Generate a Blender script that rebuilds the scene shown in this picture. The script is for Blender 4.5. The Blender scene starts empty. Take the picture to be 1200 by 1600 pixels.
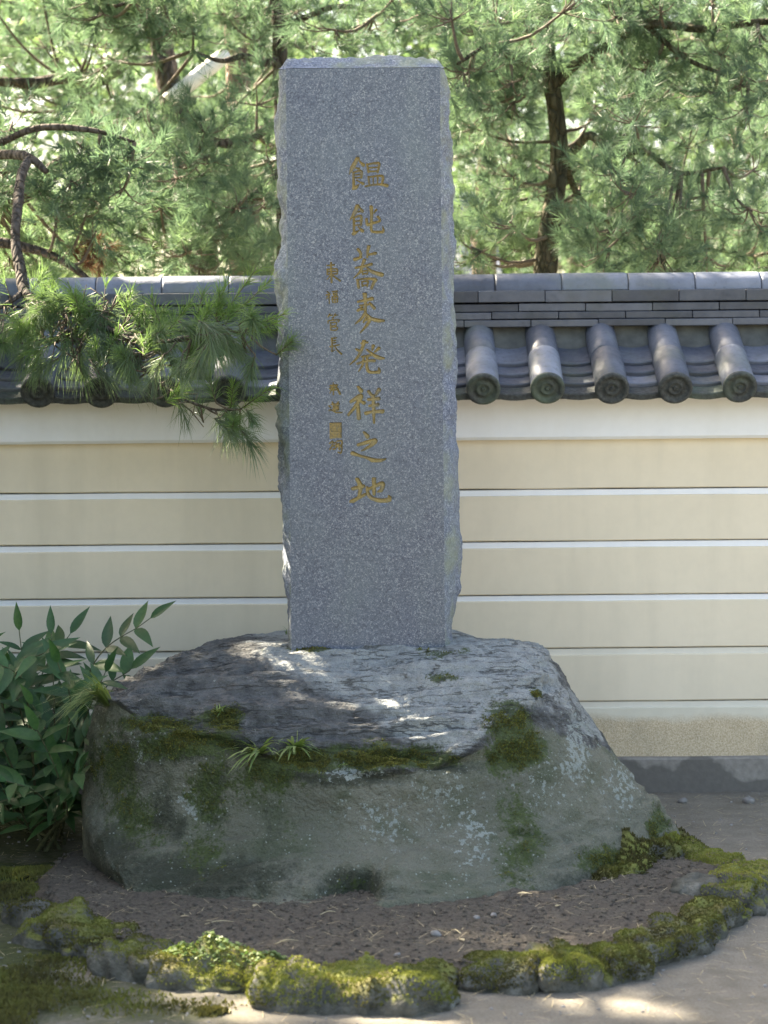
import bpy, math, random
import numpy as np
from mathutils import Vector, Matrix

R = math.radians
scene = bpy.context.scene
col = scene.collection
random.seed(7)
rng = np.random.default_rng(11)

# ------------------------------------------------------------------ camera, sky, sun, exposure
F_PX, CAM_H, PITCH, ROLL = 3208.0, 1.65, R(3.27), R(0.5)
cam_data = bpy.data.cameras.new('camera')
cam_data.sensor_fit = 'VERTICAL'
cam_data.sensor_height = 24.0
cam_data.lens = 24.0 * F_PX / 1600.0
cam_data.clip_end = 2000.0
cam_data.dof.use_dof = True
cam_data.dof.focus_distance = 7.5
cam_data.dof.aperture_fstop = 2.2
cam = bpy.data.objects.new('camera', cam_data)
col.objects.link(cam)
cam.matrix_world = (Matrix.Translation((0, 0, CAM_H)) @ Matrix.Rotation(math.pi / 2 - PITCH, 4, 'X')
                    @ Matrix.Rotation(-ROLL, 4, 'Z'))
scene.camera = cam

SUN = Vector((-0.60, 0.50, 0.78)).normalized()
world = bpy.data.worlds.new('World')
scene.world = world
world.use_nodes = True
wn = world.node_tree.nodes
wn.clear()
sky = wn.new('ShaderNodeTexSky')
sky.sky_type = 'NISHITA'
sky.sun_disc = False
sky.sun_elevation = math.asin(SUN.z)
sky.sun_rotation = math.atan2(SUN.x, SUN.y)
sky.air_density = 1.0
sky.dust_density = 3.5
sky.ozone_density = 0.7
bg = wn.new('ShaderNodeBackground')
bg.inputs['Strength'].default_value = 0.075
wo = wn.new('ShaderNodeOutputWorld')
world.node_tree.links.new(sky.outputs[0], bg.inputs[0])
world.node_tree.links.new(bg.outputs[0], wo.inputs[0])

sun_data = bpy.data.lights.new('sun', 'SUN')
sun_data.energy = 5.0
sun_data.angle = R(0.5)
sun_data.color = (1.0, 0.94, 0.84)
sun_ob = bpy.data.objects.new('sun', sun_data)
sun_ob.rotation_euler = SUN.to_track_quat('Z', 'Y').to_euler()
sun_ob.location = (-8, 12, 14)
col.objects.link(sun_ob)

scene.view_settings.view_transform = 'Standard'
scene.view_settings.look = 'None'
scene.view_settings.gamma = 1.0
scene.view_settings.exposure = 3.12
scene.view_settings.use_white_balance = True      # camera set for open shade
scene.view_settings.white_balance_temperature = 7800
scene.view_settings.white_balance_tint = 9
scene.render.engine = 'CYCLES'
scene.cycles.use_denoising = True
scene.cycles.max_bounces = 8
scene.cycles.transparent_max_bounces = 4

# ------------------------------------------------------------------ pixels of the photograph <-> places
FW = Vector((0, math.cos(PITCH), -math.sin(PITCH)))
UP = Vector((0, math.sin(PITCH), math.cos(PITCH)))


def ray(px, py):
    a, b = (px - 600) / F_PX, (800 - py) / F_PX
    c, s = math.cos(ROLL), math.sin(ROLL)
    xu, yu = c * a + s * b, -s * a + c * b
    return FW + Vector((1, 0, 0)) * xu + UP * yu


def P(px, py, Y):
    d = ray(px, py)
    return Vector((0, 0, CAM_H)) + d * (Y / d.y)


def G(px, py, z=0.0):
    d = ray(px, py)
    return Vector((0, 0, CAM_H)) + d * ((z - CAM_H) / d.z)


def project(V):
    """world points (n,3) -> photo pixels (n,2)"""
    q = V - np.array([0, 0, CAM_H])
    f = q @ np.array(FW)
    xu = q[:, 0] / f
    yu = (q @ np.array(UP)) / f
    c, s = math.cos(ROLL), math.sin(ROLL)
    a, b = c * xu - s * yu, s * xu + c * yu
    return np.stack([600 + a * F_PX, 800 - b * F_PX], 1)


# ------------------------------------------------------------------ noise
def _hash(i, j, k):
    h = (i.astype(np.int64) * 374761393 + j.astype(np.int64) * 668265263 + k.astype(np.int64) * 2147483647) & 0xffffffff
    h = ((h ^ (h >> 13)) * 1274126177) & 0xffffffff
    h = (h ^ (h >> 16)) & 0xffffffff
    return h / 4294967295.0 * 2 - 1


def vnoise(p):
    p = np.asarray(p, float)
    i = np.floor(p).astype(np.int64)
    f = p - i
    f = f * f * f * (f * (f * 6 - 15) + 10)
    out = 0
    for dx in (0, 1):
        wx = f[:, 0] if dx else 1 - f[:, 0]
        for dy in (0, 1):
            wy = f[:, 1] if dy else 1 - f[:, 1]
            for dz in (0, 1):
                wz = f[:, 2] if dz else 1 - f[:, 2]
                out = out + wx * wy * wz * _hash(i[:, 0] + dx, i[:, 1] + dy, i[:, 2] + dz)
    return out


def fbm(p, octv=4, gain=0.5, seed=0.0):
    p = np.asarray(p, float) + seed * 17.3
    a, s, out = 1.0, 0.0, 0
    for _ in range(octv):
        out = out + a * vnoise(p)
        s += a
        a *= gain
        p = p * 2.03 + 5.1
    return out / s


def sstep(e0, e1, x):
    t = np.clip((x - e0) / (e1 - e0), 0, 1)
    return t * t * (3 - 2 * t)


# ------------------------------------------------------------------ object helpers
def tag(o, label=None, cat=None, group=None, kind=None):
    if label: o['label'] = label
    if cat: o['category'] = cat
    if group: o['group'] = group
    if kind: o['kind'] = kind
    return o


def link(name, me, parent=None):
    o = bpy.data.objects.new(name, me)
    col.objects.link(o)
    if parent is not None:
        o.parent = parent
    return o


def empty(name, loc=(0, 0, 0)):
    o = bpy.data.objects.new(name, None)
    o.location = loc
    o.empty_display_size = 0.1
    col.objects.link(o)
    return o


def child(o, parent):
    """parent keeping the world place (thing empties carry only a location)"""
    o.parent = parent
    o.matrix_parent_inverse = Matrix.Translation(-Vector(parent.location))
    return o


def mesh_np(name, V, faces, mat, smooth=True, attrs=None):
    """V (n,3); faces (m,3) or (m,4) array"""
    V = np.asarray(V, np.float32)
    Fa = np.asarray(faces, np.int32)
    me = bpy.data.meshes.new(name)
    n, m, k = len(V), len(Fa), Fa.shape[1]
    me.vertices.add(n)
    me.vertices.foreach_set('co', V.ravel())
    me.loops.add(m * k)
    me.loops.foreach_set('vertex_index', Fa.ravel())
    me.polygons.add(m)
    me.polygons.foreach_set('loop_start', np.arange(m, dtype=np.int32) * k)
    me.polygons.foreach_set('loop_total', np.full(m, k, np.int32))
    me.polygons.foreach_set('use_smooth', np.full(m, bool(smooth)))
    me.update(calc_edges=True)
    for an, av in (attrs or {}).items():
        av = np.asarray(av, np.float32)
        if av.ndim == 1:
            at = me.attributes.new(an, 'FLOAT', 'POINT')
            at.data.foreach_set('value', av)
        else:
            at = me.attributes.new(an, 'FLOAT_COLOR', 'POINT')
            at.data.foreach_set('color', np.concatenate([av, np.ones((n, 1), np.float32)], 1).ravel())
    me.validate()
    if mat: me.materials.append(mat)
    return me


def grid_faces(nu, nv, closed_u=False):
    """verts index = v*nu+u"""
    u = np.arange(nu if closed_u else nu - 1)
    v = np.arange(nv - 1)
    uu, vv = np.meshgrid(u, v)
    u2 = (uu + 1) % nu
    return np.stack([vv * nu + uu, vv * nu + u2, (vv + 1) * nu + u2, (vv + 1) * nu + uu], -1).reshape(-1, 4)


def crom(pts, n, closed=False):
    """Catmull-Rom samples through pts (k,d)"""
    p = np.asarray(pts, float)
    k = len(p)
    if closed:
        t = np.arange(n) / n * k
    else:
        t = np.linspace(0, k - 1, n)
    i = np.floor(t).astype(int)
    if not closed: i = np.clip(i, 0, k - 2)
    f = (t - i)[:, None]
    if closed:
        g = lambda q: p[q % k]
    else:
        g = lambda q: np.where((q < 0)[:, None], 2 * p[0] - p[1], np.where((q > k - 1)[:, None], 2 * p[-1] - p[-2], p[np.clip(q, 0, k - 1)]))
    a, b, c, d = g(i - 1), g(i), g(i + 1), g(i + 2)
    return 0.5 * ((2 * b) + (-a + c) * f + (2 * a - 5 * b + 4 * c - d) * f * f + (-a + 3 * b - 3 * c + d) * f ** 3)


class MB:
    """collects pieces into one mesh"""
    def __init__(s):
        s.V, s.F, s.n = [], [], 0

    def add(s, V, F):
        V = np.asarray(V, float)
        s.V.append(V)
        s.F += [tuple(int(i) + s.n for i in f) for f in F]
        s.n += len(V)

    def tube(s, pts, rad, sides=8, n=None, rough=0.0):
        pts = np.asarray([tuple(p) for p in pts], float)
        n = n or max(2, (len(pts) - 1) * 5)
        q = crom(np.concatenate([pts, np.asarray(rad, float)[:, None]], 1), n) if len(pts) > 2 else np.concatenate([pts, np.asarray(rad, float)[:, None]], 1)
        c, r = q[:, :3], np.maximum(q[:, 3], 0.0006)
        n = len(c)
        t = np.gradient(c, axis=0)
        t /= np.linalg.norm(t, axis=1)[:, None] + 1e-9
        ref = np.array([0.13, 0.21, 0.97]) if abs(t[:, 2]).mean() < 0.8 else np.array([0.97, 0.2, 0.1])
        a = np.cross(t, ref)
        a /= np.linalg.norm(a, axis=1)[:, None] + 1e-9
        b = np.cross(t, a)
        th = np.arange(sides) / sides * 2 * math.pi
        V = c[:, None, :] + r[:, None, None] * (np.cos(th)[None, :, None] * a[:, None, :] + np.sin(th)[None, :, None] * b[:, None, :])
        V = V.reshape(-1, 3)
        if rough:
            nn = fbm(V * np.array([14, 14, 6]) + 3, 3)
            cen = np.repeat(c, sides, 0)
            V = cen + (V - cen) * (1 + rough * nn)[:, None]
        F = [tuple(f) for f in grid_faces(sides, n, True)]
        F += [tuple(range(sides))[::-1], tuple((n - 1) * sides + i for i in range(sides))]
        s.add(V, F)

    def box(s, lo, hi):
        x0, y0, z0 = lo
        x1, y1, z1 = hi
        s.add([(x0, y0, z0), (x1, y0, z0), (x1, y1, z0), (x0, y1, z0), (x0, y0, z1), (x1, y0, z1), (x1, y1, z1), (x0, y1, z1)],
              [(0, 3, 2, 1), (4, 5, 6, 7), (0, 1, 5, 4), (1, 2, 6, 5), (2, 3, 7, 6), (3, 0, 4, 7)])

    def mesh(s, name, mat, smooth=False):
        me = bpy.data.meshes.new(name)
        me.from_pydata(np.concatenate(s.V).tolist(), [], s.F)
        if smooth: me.polygons.foreach_set('use_smooth', np.ones(len(me.polygons), bool))
        me.update()
        if mat: me.materials.append(mat)
        return me


def bevel_mesh(me, w, seg=2):
    import bmesh
    bm = bmesh.new()
    bm.from_mesh(me)
    bmesh.ops.bevel(bm, geom=list(bm.edges), offset=w, segments=seg, affect='EDGES', profile=0.5)
    bm.to_mesh(me)
    bm.free()
    return me


# ------------------------------------------------------------------ material helpers
class NT:
    def __init__(s, name):
        s.m = bpy.data.materials.new(name)
        s.m.use_nodes = True
        s.t = s.m.node_tree
        s.t.nodes.clear()
        s.out = s.t.nodes.new('ShaderNodeOutputMaterial')
        s.tc = s.t.nodes.new('ShaderNodeTexCoord')
        s.obj = s.tc.outputs['Object']

    def _in(s, sock, v):
        if v is None: return
        if hasattr(v, 'is_output'):
            s.t.links.new(v, sock)
        elif isinstance(v, (tuple, list)):
            sock.default_value = tuple(v) + ((1,) if sock.type == 'RGBA' and len(v) == 3 else ())
        else:
            sock.default_value = v

    def noise(s, scale, detail=4, rough=0.55, vec=None, dist=0.0):
        n = s.t.nodes.new('ShaderNodeTexNoise')
        n.inputs['Scale'].default_value = scale
        n.inputs['Detail'].default_value = detail
        n.inputs['Roughness'].default_value = rough
        n.inputs['Distortion'].default_value = dist
        s.t.links.new(vec or s.obj, n.inputs['Vector'])
        return n.outputs['Fac']

    def voro(s, scale, vec=None, out='Color', feat='F1', rand=1.0):
        n = s.t.nodes.new('ShaderNodeTexVoronoi')
        n.feature = feat
        n.inputs['Scale'].default_value = scale
        n.inputs['Randomness'].default_value = rand
        s.t.links.new(vec or s.obj, n.inputs['Vector'])
        return n.outputs[out]

    def mapv(s, scale=(1, 1, 1), vec=None):
        n = s.t.nodes.new('ShaderNodeMapping')
        n.inputs['Scale'].default_value = scale
        s.t.links.new(vec or s.obj, n.inputs['Vector'])
        return n.outputs[0]

    def ramp(s, fac, stops, interp='LINEAR'):
        n = s.t.nodes.new('ShaderNodeValToRGB')
        n.color_ramp.interpolation = interp
        e = n.color_ramp.elements
        while len(e) < len(stops): e.new(0.5)
        for q, (p, c) in zip(e, stops):
            q.position = p
            q.color = (c, c, c, 1) if isinstance(c, (int, float)) else tuple(c) + (1,)
        s._in(n.inputs[0], fac)
        return n.outputs[0]

    def mix(s, fac, a, b, mode='MIX'):
        n = s.t.nodes.new('ShaderNodeMix')
        n.data_type = 'RGBA'
        n.blend_type = mode
        s._in(n.inputs[0], fac)
        s._in(n.inputs[6], a)
        s._in(n.inputs[7], b)
        return n.outputs[2]

    def math(s, op, a, b=None, c=None, clamp=False):
        n = s.t.nodes.new('ShaderNodeMath')
        n.operation = op
        n.use_clamp = clamp
        for i, v in enumerate((a, b, c)):
            if v is not None: s._in(n.inputs[i], v)
        return n.outputs[0]

    def attr(s, name, out='Fac'):
        n = s.t.nodes.new('ShaderNodeAttribute')
        n.attribute_name = name
        return n.outputs[out]

    def sep(s, v):
        n = s.t.nodes.new('ShaderNodeSeparateXYZ')
        s._in(n.inputs[0], v)
        return n.outputs

    def seprgb(s, v):
        n = s.t.nodes.new('ShaderNodeSeparateColor')
        s._in(n.inputs[0], v)
        return n.outputs

    def geo(s, out):
        return s.t.nodes.new('ShaderNodeNewGeometry').outputs[out]

    def rnd(s):
        return s.t.nodes.new('ShaderNodeObjectInfo').outputs['Random']

    def bump(s, h, strength=0.5, dist=0.01):
        n = s.t.nodes.new('ShaderNodeBump')
        n.inputs['Strength'].default_value = strength
        n.inputs['Distance'].default_value = dist
        s._in(n.inputs['Height'], h)
        return n.outputs[0]

    def bsdf(s, color, rough=0.8, normal=None, spec=0.4, metal=0.0):
        n = s.t.nodes.new('ShaderNodeBsdfPrincipled')
        s._in(n.inputs['Base Color'], color)
        s._in(n.inputs['Roughness'], rough)
        s._in(n.inputs['Specular IOR Level'], spec)
        s._in(n.inputs['Metallic'], metal)
        if normal is not None: s._in(n.inputs['Normal'], normal)
        return n.outputs[0]

    def done(s, sh):
        s.t.links.new(sh, s.out.inputs['Surface'])
        return s.m


def leafy(name, stops, trans=0.45, rough=0.45, tint=(1.25, 1.25, 0.6), spec=0.35):
    """foliage: reflects and lets light through"""
    t = NT(name)
    v = t.attr('var')
    c = t.ramp(v, stops)
    p = t.bsdf(c, rough, spec=spec)
    tr = t.t.nodes.new('ShaderNodeBsdfTranslucent')
    t._in(tr.inputs[0], t.mix(1.0, c, tint, 'MULTIPLY'))
    mx = t.t.nodes.new('ShaderNodeMixShader')
    mx.inputs[0].default_value = trans
    t.t.links.new(p, mx.inputs[1])
    t.t.links.new(tr.outputs[0], mx.inputs[2])
    return t.done(mx.outputs[0])


MAT = {}
# pine needles: near bough and the pines beyond the wall
MAT['needle'] = leafy('pine_needles', [(0.0, (0.14, 0.19, 0.145)), (0.45, (0.13, 0.205, 0.11)), (0.75, (0.14, 0.24, 0.08)), (1.0, (0.20, 0.32, 0.09))], 0.48, tint=(1.2, 1.25, 0.75))
MAT['needle_far'] = leafy('pine_needles_far', [(0.0, (0.09, 0.145, 0.115)), (0.5, (0.115, 0.18, 0.125)), (1.0, (0.175, 0.25, 0.145))], 0.5, tint=(1.12, 1.22, 0.93))
MAT['leaf_far'] = leafy('far_leaves', [(0.0, (0.075, 0.125, 0.07)), (0.6, (0.115, 0.175, 0.09)), (1.0, (0.17, 0.22, 0.11))], 0.5, tint=(1.1, 1.2, 0.85))
MAT['dead_needle'] = leafy('dead_needles', [(0.0, (0.10, 0.05, 0.03)), (1.0, (0.20, 0.10, 0.06))], 0.3, tint=(1, 1, 1))
MAT['moss'] = leafy('moss_fronds', [(0.0, (0.082, 0.078, 0.034)), (0.25, (0.13, 0.13, 0.045)), (0.5, (0.17, 0.19, 0.054)), (0.78, (0.225, 0.25, 0.066)), (1.0, (0.32, 0.32, 0.09))], 0.3, 0.8, (1.1, 1.1, 0.7), spec=0.15)
MAT['grass'] = leafy('grass_blades', [(0.0, (0.05, 0.10, 0.04)), (0.4, (0.13, 0.22, 0.07)), (1.0, (0.30, 0.36, 0.16))], 0.35)


def mk_shrub():
    t = NT('shrub_leaf')
    n = t.noise(9, 3)
    r = t.rnd()
    c = t.ramp(t.math('ADD', t.math('MULTIPLY', n, 0.5), t.math('MULTIPLY', r, 0.5)),
               [(0.2, (0.018, 0.058, 0.022)), (0.55, (0.035, 0.10, 0.034)), (0.9, (0.075, 0.16, 0.05))])
    x = t.sep(t.obj)
    vein = t.math('ABSOLUTE', t.math('SINE', t.math('MULTIPLY', t.math('ADD', x[0], t.math('ABSOLUTE', x[1])), 420)))
    b = t.bump(vein, 0.12, 0.001)
    p = t.bsdf(c, 0.42, b, 0.45)
    tr = t.t.nodes.new('ShaderNodeBsdfTranslucent')
    t._in(tr.inputs[0], t.mix(1.0, c, (1.4, 1.5, 0.6), 'MULTIPLY'))
    mx = t.t.nodes.new('ShaderNodeMixShader')
    mx.inputs[0].default_value = 0.25
    t.t.links.new(p, mx.inputs[1])
    t.t.links.new(tr.outputs[0], mx.inputs[2])
    return t.done(mx.outputs[0])


def mk_granite(name, rough, lift=1.0, polish=True):
    t = NT(name)
    cell = t.seprgb(t.voro(340))[0]
    cell2 = t.seprgb(t.voro(150))[1]
    cloud = t.noise(5, 4)
    f = t.math('ADD', t.math('MULTIPLY', cell, 0.62), t.math('MULTIPLY', cell2, 0.38))
    c = t.ramp(f, [(0.12, (0.046 * lift, 0.056 * lift, 0.084 * lift)), (0.42, (0.084 * lift, 0.10 * lift, 0.142 * lift)),
                   (0.68, (0.134 * lift, 0.155 * lift, 0.20 * lift)), (0.93, (0.30 * lift, 0.315 * lift, 0.34 * lift))])
    c = t.mix(t.ramp(cloud, [(0.35, 0.0), (0.7, 0.35)]), c, (0.15 * lift, 0.185 * lift, 0.20 * lift))
    drift = t.noise(1.4, 4, vec=t.mapv((1.5, 1, 0.8)))
    c = t.mix(t.ramp(drift, [(0.42, 0.0), (0.68, 0.55)]), c, t.mix(1.0, c, (0.80, 0.84, 0.98), 'MULTIPLY'))
    run = t.noise(4.5, 5, vec=t.mapv((2.4, 1, 0.22)))
    c = t.mix(t.ramp(run, [(0.52, 0.0), (0.72, 0.5)]), c, t.mix(1.0, c, (1.22, 1.26, 1.12), 'MULTIPLY'))
    if not polish:   # hewn faces: paler, with green-grey lichen
        g = t.ramp(t.noise(9, 5), [(0.45, 0.0), (0.65, 0.65)])
        c = t.mix(g, c, (0.22, 0.25, 0.17))
        b = t.bump(t.noise(60, 5, 0.65), 0.6, 0.01)
    else:
        b = t.bump(cell, 0.10, 0.001)
    return t.done(t.bsdf(c, rough, b, 0.45))


def mk_gold():
    t = NT('gold_paint')
    n = t.noise(160, 4)
    m = t.noise(28, 3)
    c = t.ramp(n, [(0.25, (0.19, 0.145, 0.06)), (0.55, (0.30, 0.23, 0.095)), (0.8, (0.40, 0.32, 0.15))])
    c = t.mix(t.ramp(m, [(0.48, 0.0), (0.72, 0.6)]), c, (0.16, 0.16, 0.15))
    return t.done(t.bsdf(c, 0.55, t.bump(n, 0.3, 0.001), 0.4, 0.15))


def mk_faded():
    t = NT('worn_gold_paint')
    n = t.noise(140, 4)
    c = t.ramp(n, [(0.3, (0.14, 0.14, 0.13)), (0.5, (0.28, 0.21, 0.09)), (0.75, (0.38, 0.29, 0.13))])
    return t.done(t.bsdf(c, 0.6, t.bump(n, 0.3, 0.001), 0.4, 0.05))


def mk_rock():
    t = NT('boulder_stone')
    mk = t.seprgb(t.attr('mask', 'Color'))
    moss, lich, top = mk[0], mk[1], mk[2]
    n1, n2, n3 = t.noise(3.5, 6), t.noise(22, 5, 0.6), t.noise(90, 4, 0.6)
    face = t.ramp(n1, [(0.3, (0.13, 0.138, 0.105)), (0.5, (0.205, 0.21, 0.165)), (0.7, (0.28, 0.27, 0.215))])
    face = t.mix(t.ramp(t.noise(7, 5), [(0.45, 0.0), (0.7, 0.8)]), face, (0.075, 0.10, 0.055))
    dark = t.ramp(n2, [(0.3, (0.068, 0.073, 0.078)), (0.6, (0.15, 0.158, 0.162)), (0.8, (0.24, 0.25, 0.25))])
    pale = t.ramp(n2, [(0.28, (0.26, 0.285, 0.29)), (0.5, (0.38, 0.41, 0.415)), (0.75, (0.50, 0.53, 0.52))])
    # mask blue: 0 = side face, 0.5 = dark top, 1 = pale top, right and back
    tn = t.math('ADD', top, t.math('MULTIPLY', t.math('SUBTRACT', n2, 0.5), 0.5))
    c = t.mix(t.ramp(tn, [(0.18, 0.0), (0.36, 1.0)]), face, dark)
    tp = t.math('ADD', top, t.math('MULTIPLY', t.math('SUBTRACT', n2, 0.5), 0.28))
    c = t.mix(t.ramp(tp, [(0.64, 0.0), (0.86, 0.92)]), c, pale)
    # near-black green over the top-edge band, the lower left and the front gap
    stf = t.math('ADD', t.attr('blotch'), t.math('ADD', t.math('MULTIPLY', t.math('SUBTRACT', t.noise(14, 7, 0.7, t.mapv((1.6, 1.6, 0.7))), 0.5), 1.3), t.math('MULTIPLY', t.math('SUBTRACT', t.noise(110, 4, 0.7), 0.5), 0.8)))
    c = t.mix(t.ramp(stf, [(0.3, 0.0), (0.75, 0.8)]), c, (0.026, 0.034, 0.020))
    # crusty lichen spots
    sp = t.math('ADD', t.math('MULTIPLY', t.noise(52, 6, 0.66), 1.0), t.math('MULTIPLY', lich, 0.25))
    c = t.mix(t.ramp(sp, [(0.675, 0.0), (0.70, 0.85)]), c, (0.37, 0.42, 0.40))
    dots = t.math('ADD', t.voro(75, out='Distance'), t.math('MULTIPLY', t.seprgb(t.voro(75))[0], 0.32))
    on = t.math('MULTIPLY', t.ramp(dots, [(0.24, 1.0), (0.32, 0.0)]), t.ramp(t.math('ADD', t.noise(7, 4), t.math('MULTIPLY', lich, 0.12)), [(0.50, 0.0), (0.62, 0.85)]))
    c = t.mix(t.math('MULTIPLY', on, t.ramp(tn, [(0.3, 1.0), (0.4, 0.3)])), c, (0.42, 0.47, 0.43))
    mm = t.math('ADD', moss, t.math('ADD', t.math('MULTIPLY', t.math('SUBTRACT', t.noise(30, 6, 0.7), 0.5), 1.3), t.math('MULTIPLY', t.math('SUBTRACT', t.noise(130, 4, 0.7), 0.5), 0.9)))
    mc = t.ramp(n3, [(0.3, (0.03, 0.05, 0.012)), (0.6, (0.07, 0.105, 0.022)), (0.8, (0.12, 0.15, 0.035))])
    c = t.mix(t.ramp(mm, [(0.36, 0.0), (0.56, 0.9)]), c, mc)
    # bedding: fine ledges and open cracks across the top
    bed = t.noise(5.0, 6, 0.62, t.mapv((1.0, 4.5, 7.0)))
    crk = t.math('ABSOLUTE', t.math('SUBTRACT', t.noise(3.0, 5, 0.6, t.mapv((0.8, 4.0, 6.0))), 0.5))
    tmask = t.ramp(top, [(0.25, 0.0), (0.5, 1.0)])
    crack = t.math('MULTIPLY', t.ramp(crk, [(0.0, 1.0), (0.014, 0.0)]), tmask)
    c = t.mix(t.math('MULTIPLY', crack, 0.6), c, (0.04, 0.042, 0.038))
    grain = t.noise(260, 4, 0.7)
    c = t.mix(t.ramp(grain, [(0.34, 0.5), (0.48, 0.0)]), c, (0.04, 0.042, 0.04))
    c = t.mix(t.ramp(grain, [(0.60, 0.0), (0.72, 0.35)]), c, (0.34, 0.36, 0.34))
    b = t.bump(t.math('ADD', t.math('ADD', t.math('MULTIPLY', n2, 1.0), t.math('MULTIPLY', n3, 0.9)), t.math('ADD', t.math('MULTIPLY', grain, 0.25), t.math('MULTIPLY', tmask, t.math('SUBTRACT', t.math('MULTIPLY', bed, 1.7), t.math('MULTIPLY', crack, 0.7))))), 1.0, 0.024)
    return t.done(t.bsdf(c, 0.7, b, 0.4))


def mk_kerb_stone():
    t = NT('kerb_stone_rock')
    z = t.sep(t.geo('Normal'))[2]
    n, n2 = t.noise(16, 5), t.noise(80, 4)
    c = t.ramp(n, [(0.3, (0.05, 0.052, 0.045)), (0.55, (0.11, 0.11, 0.095)), (0.75, (0.22, 0.22, 0.20))])
    m = t.math('ADD', t.math('SUBTRACT', z, 0.32), t.math('MULTIPLY', t.math('SUBTRACT', t.noise(11, 6, 0.7), 0.5), 1.8))
    m = t.math('ADD', m, t.attr('mossy'))
    mc = t.ramp(n2, [(0.3, (0.11, 0.125, 0.035)), (0.7, (0.20, 0.215, 0.06))])
    mc = t.mix(t.ramp(t.noise(7, 4), [(0.42, 0.0), (0.62, 0.8)]), mc, (0.12, 0.10, 0.05))
    c = t.mix(t.ramp(m, [(0.12, 0.0), (0.4, 1.0)]), c, mc)
    return t.done(t.bsdf(c, 0.9, t.bump(t.math('ADD', n, n2), 0.8, 0.015), 0.25))


def mk_ground():
    t = NT('packed_earth')
    n1, n2, n3 = t.noise(1.3, 5), t.noise(9, 5), t.noise(140, 4, 0.7)
    c = t.ramp(n2, [(0.3, (0.175, 0.162, 0.135)), (0.55, (0.23, 0.215, 0.182)), (0.75, (0.28, 0.262, 0.225))])
    c = t.mix(t.ramp(n3, [(0.35, 0.5), (0.6, 0.0)]), c, (0.10, 0.085, 0.07))
    c = t.mix(t.ramp(n3, [(0.66, 0.0), (0.74, 0.6)]), c, (0.42, 0.40, 0.36))
    x = t.sep(t.obj)
    # moss spreads over the damp ground left of the kerb
    m = t.math('ADD', t.math('MULTIPLY', x[0], -0.50), t.math('MULTIPLY', t.math('SUBTRACT', t.noise(3.2, 6, 0.65), 0.5), 2.2))
    m = t.math('ADD', m, t.math('MULTIPLY', t.math('SUBTRACT', t.noise(60, 3), 0.5), 0.5))
    mc = t.ramp(t.noise(45, 5), [(0.3, (0.03, 0.042, 0.012)), (0.6, (0.065, 0.08, 0.022)), (0.8, (0.12, 0.12, 0.045))])
    c = t.mix(t.ramp(m, [(0.10, 0.0), (0.65, 0.95)]), c, mc)
    c = t.mix(t.ramp(n1, [(0.5, 0.0), (0.7, 0.35)]), c, (0.13, 0.12, 0.095))
    return t.done(t.bsdf(c, 0.95, t.bump(t.math('ADD', n3, t.math('MULTIPLY', n2, 0.6)), 0.6, 0.012), 0.2))


def mk_soil():
    t = NT('dark_soil')
    n1, n2, n3 = t.noise(6, 5), t.noise(70, 5, 0.7), t.noise(230, 3, 0.7)
    c = t.ramp(n2, [(0.3, (0.085, 0.074, 0.06)), (0.55, (0.155, 0.137, 0.113)), (0.8, (0.24, 0.215, 0.18))])
    c = t.mix(t.ramp(n1, [(0.4, 0.0), (0.7, 0.5)]), c, (0.13, 0.11, 0.095))
    c = t.mix(t.ramp(n3, [(0.68, 0.0), (0.74, 0.7)]), c, (0.30, 0.27, 0.24))
    return t.done(t.bsdf(c, 0.95, t.bump(t.math('ADD', n2, n3), 0.9, 0.012), 0.2))


def mk_plaster(name, base, dirt, dirt_amt):
    t = NT(name)
    n1, n2, n3 = t.noise(1.6, 5), t.noise(26, 4), t.noise(2.2, 5, vec=t.mapv((3.0, 1, 0.35)))
    c = t.mix(t.ramp(n1, [(0.35, 0.0), (0.75, dirt_amt)]), base, dirt)
    c = t.mix(t.ramp(n3, [(0.45, 0.0), (0.75, dirt_amt)]), c, dirt)
    c = t.mix(t.ramp(n2, [(0.3, 0.10), (0.6, 0.0)]), c, tuple(v * 0.7 for v in base))
    return t.done(t.bsdf(c, 0.85, t.bump(t.noise(220, 3), 0.12, 0.002), 0.25))


def mk_base_plaster():
    """lowest panel: plaster washed off to bare grit along its foot"""
    t = NT('worn_base_plaster')
    x = t.sep(t.geo('Position'))
    n = t.noise(5, 5, 0.6)
    h = t.math('ADD', x[2], t.math('MULTIPLY', t.math('SUBTRACT', n, 0.5), -0.10))
    grit = t.ramp(t.noise(190, 3, 0.7), [(0.32, (0.42, 0.32, 0.20)), (0.5, (0.60, 0.49, 0.34)), (0.66, (0.75, 0.65, 0.49))])
    grit = t.mix(t.ramp(t.noise(6, 4), [(0.45, 0.0), (0.75, 0.45)]), grit, (0.30, 0.26, 0.19))
    pl = t.mix(t.ramp(t.noise(12, 4), [(0.4, 0.0), (0.8, 0.4)]), (0.70, 0.66, 0.55), (0.58, 0.54, 0.44))
    f = t.ramp(h, [(0.285, 1.0), (0.325, 0.0)])
    c = t.mix(f, pl, grit)
    return t.done(t.bsdf(c, 0.9, t.bump(t.math('MULTIPLY', t.noise(190, 3, 0.7), f), 0.5, 0.006), 0.25))


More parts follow.
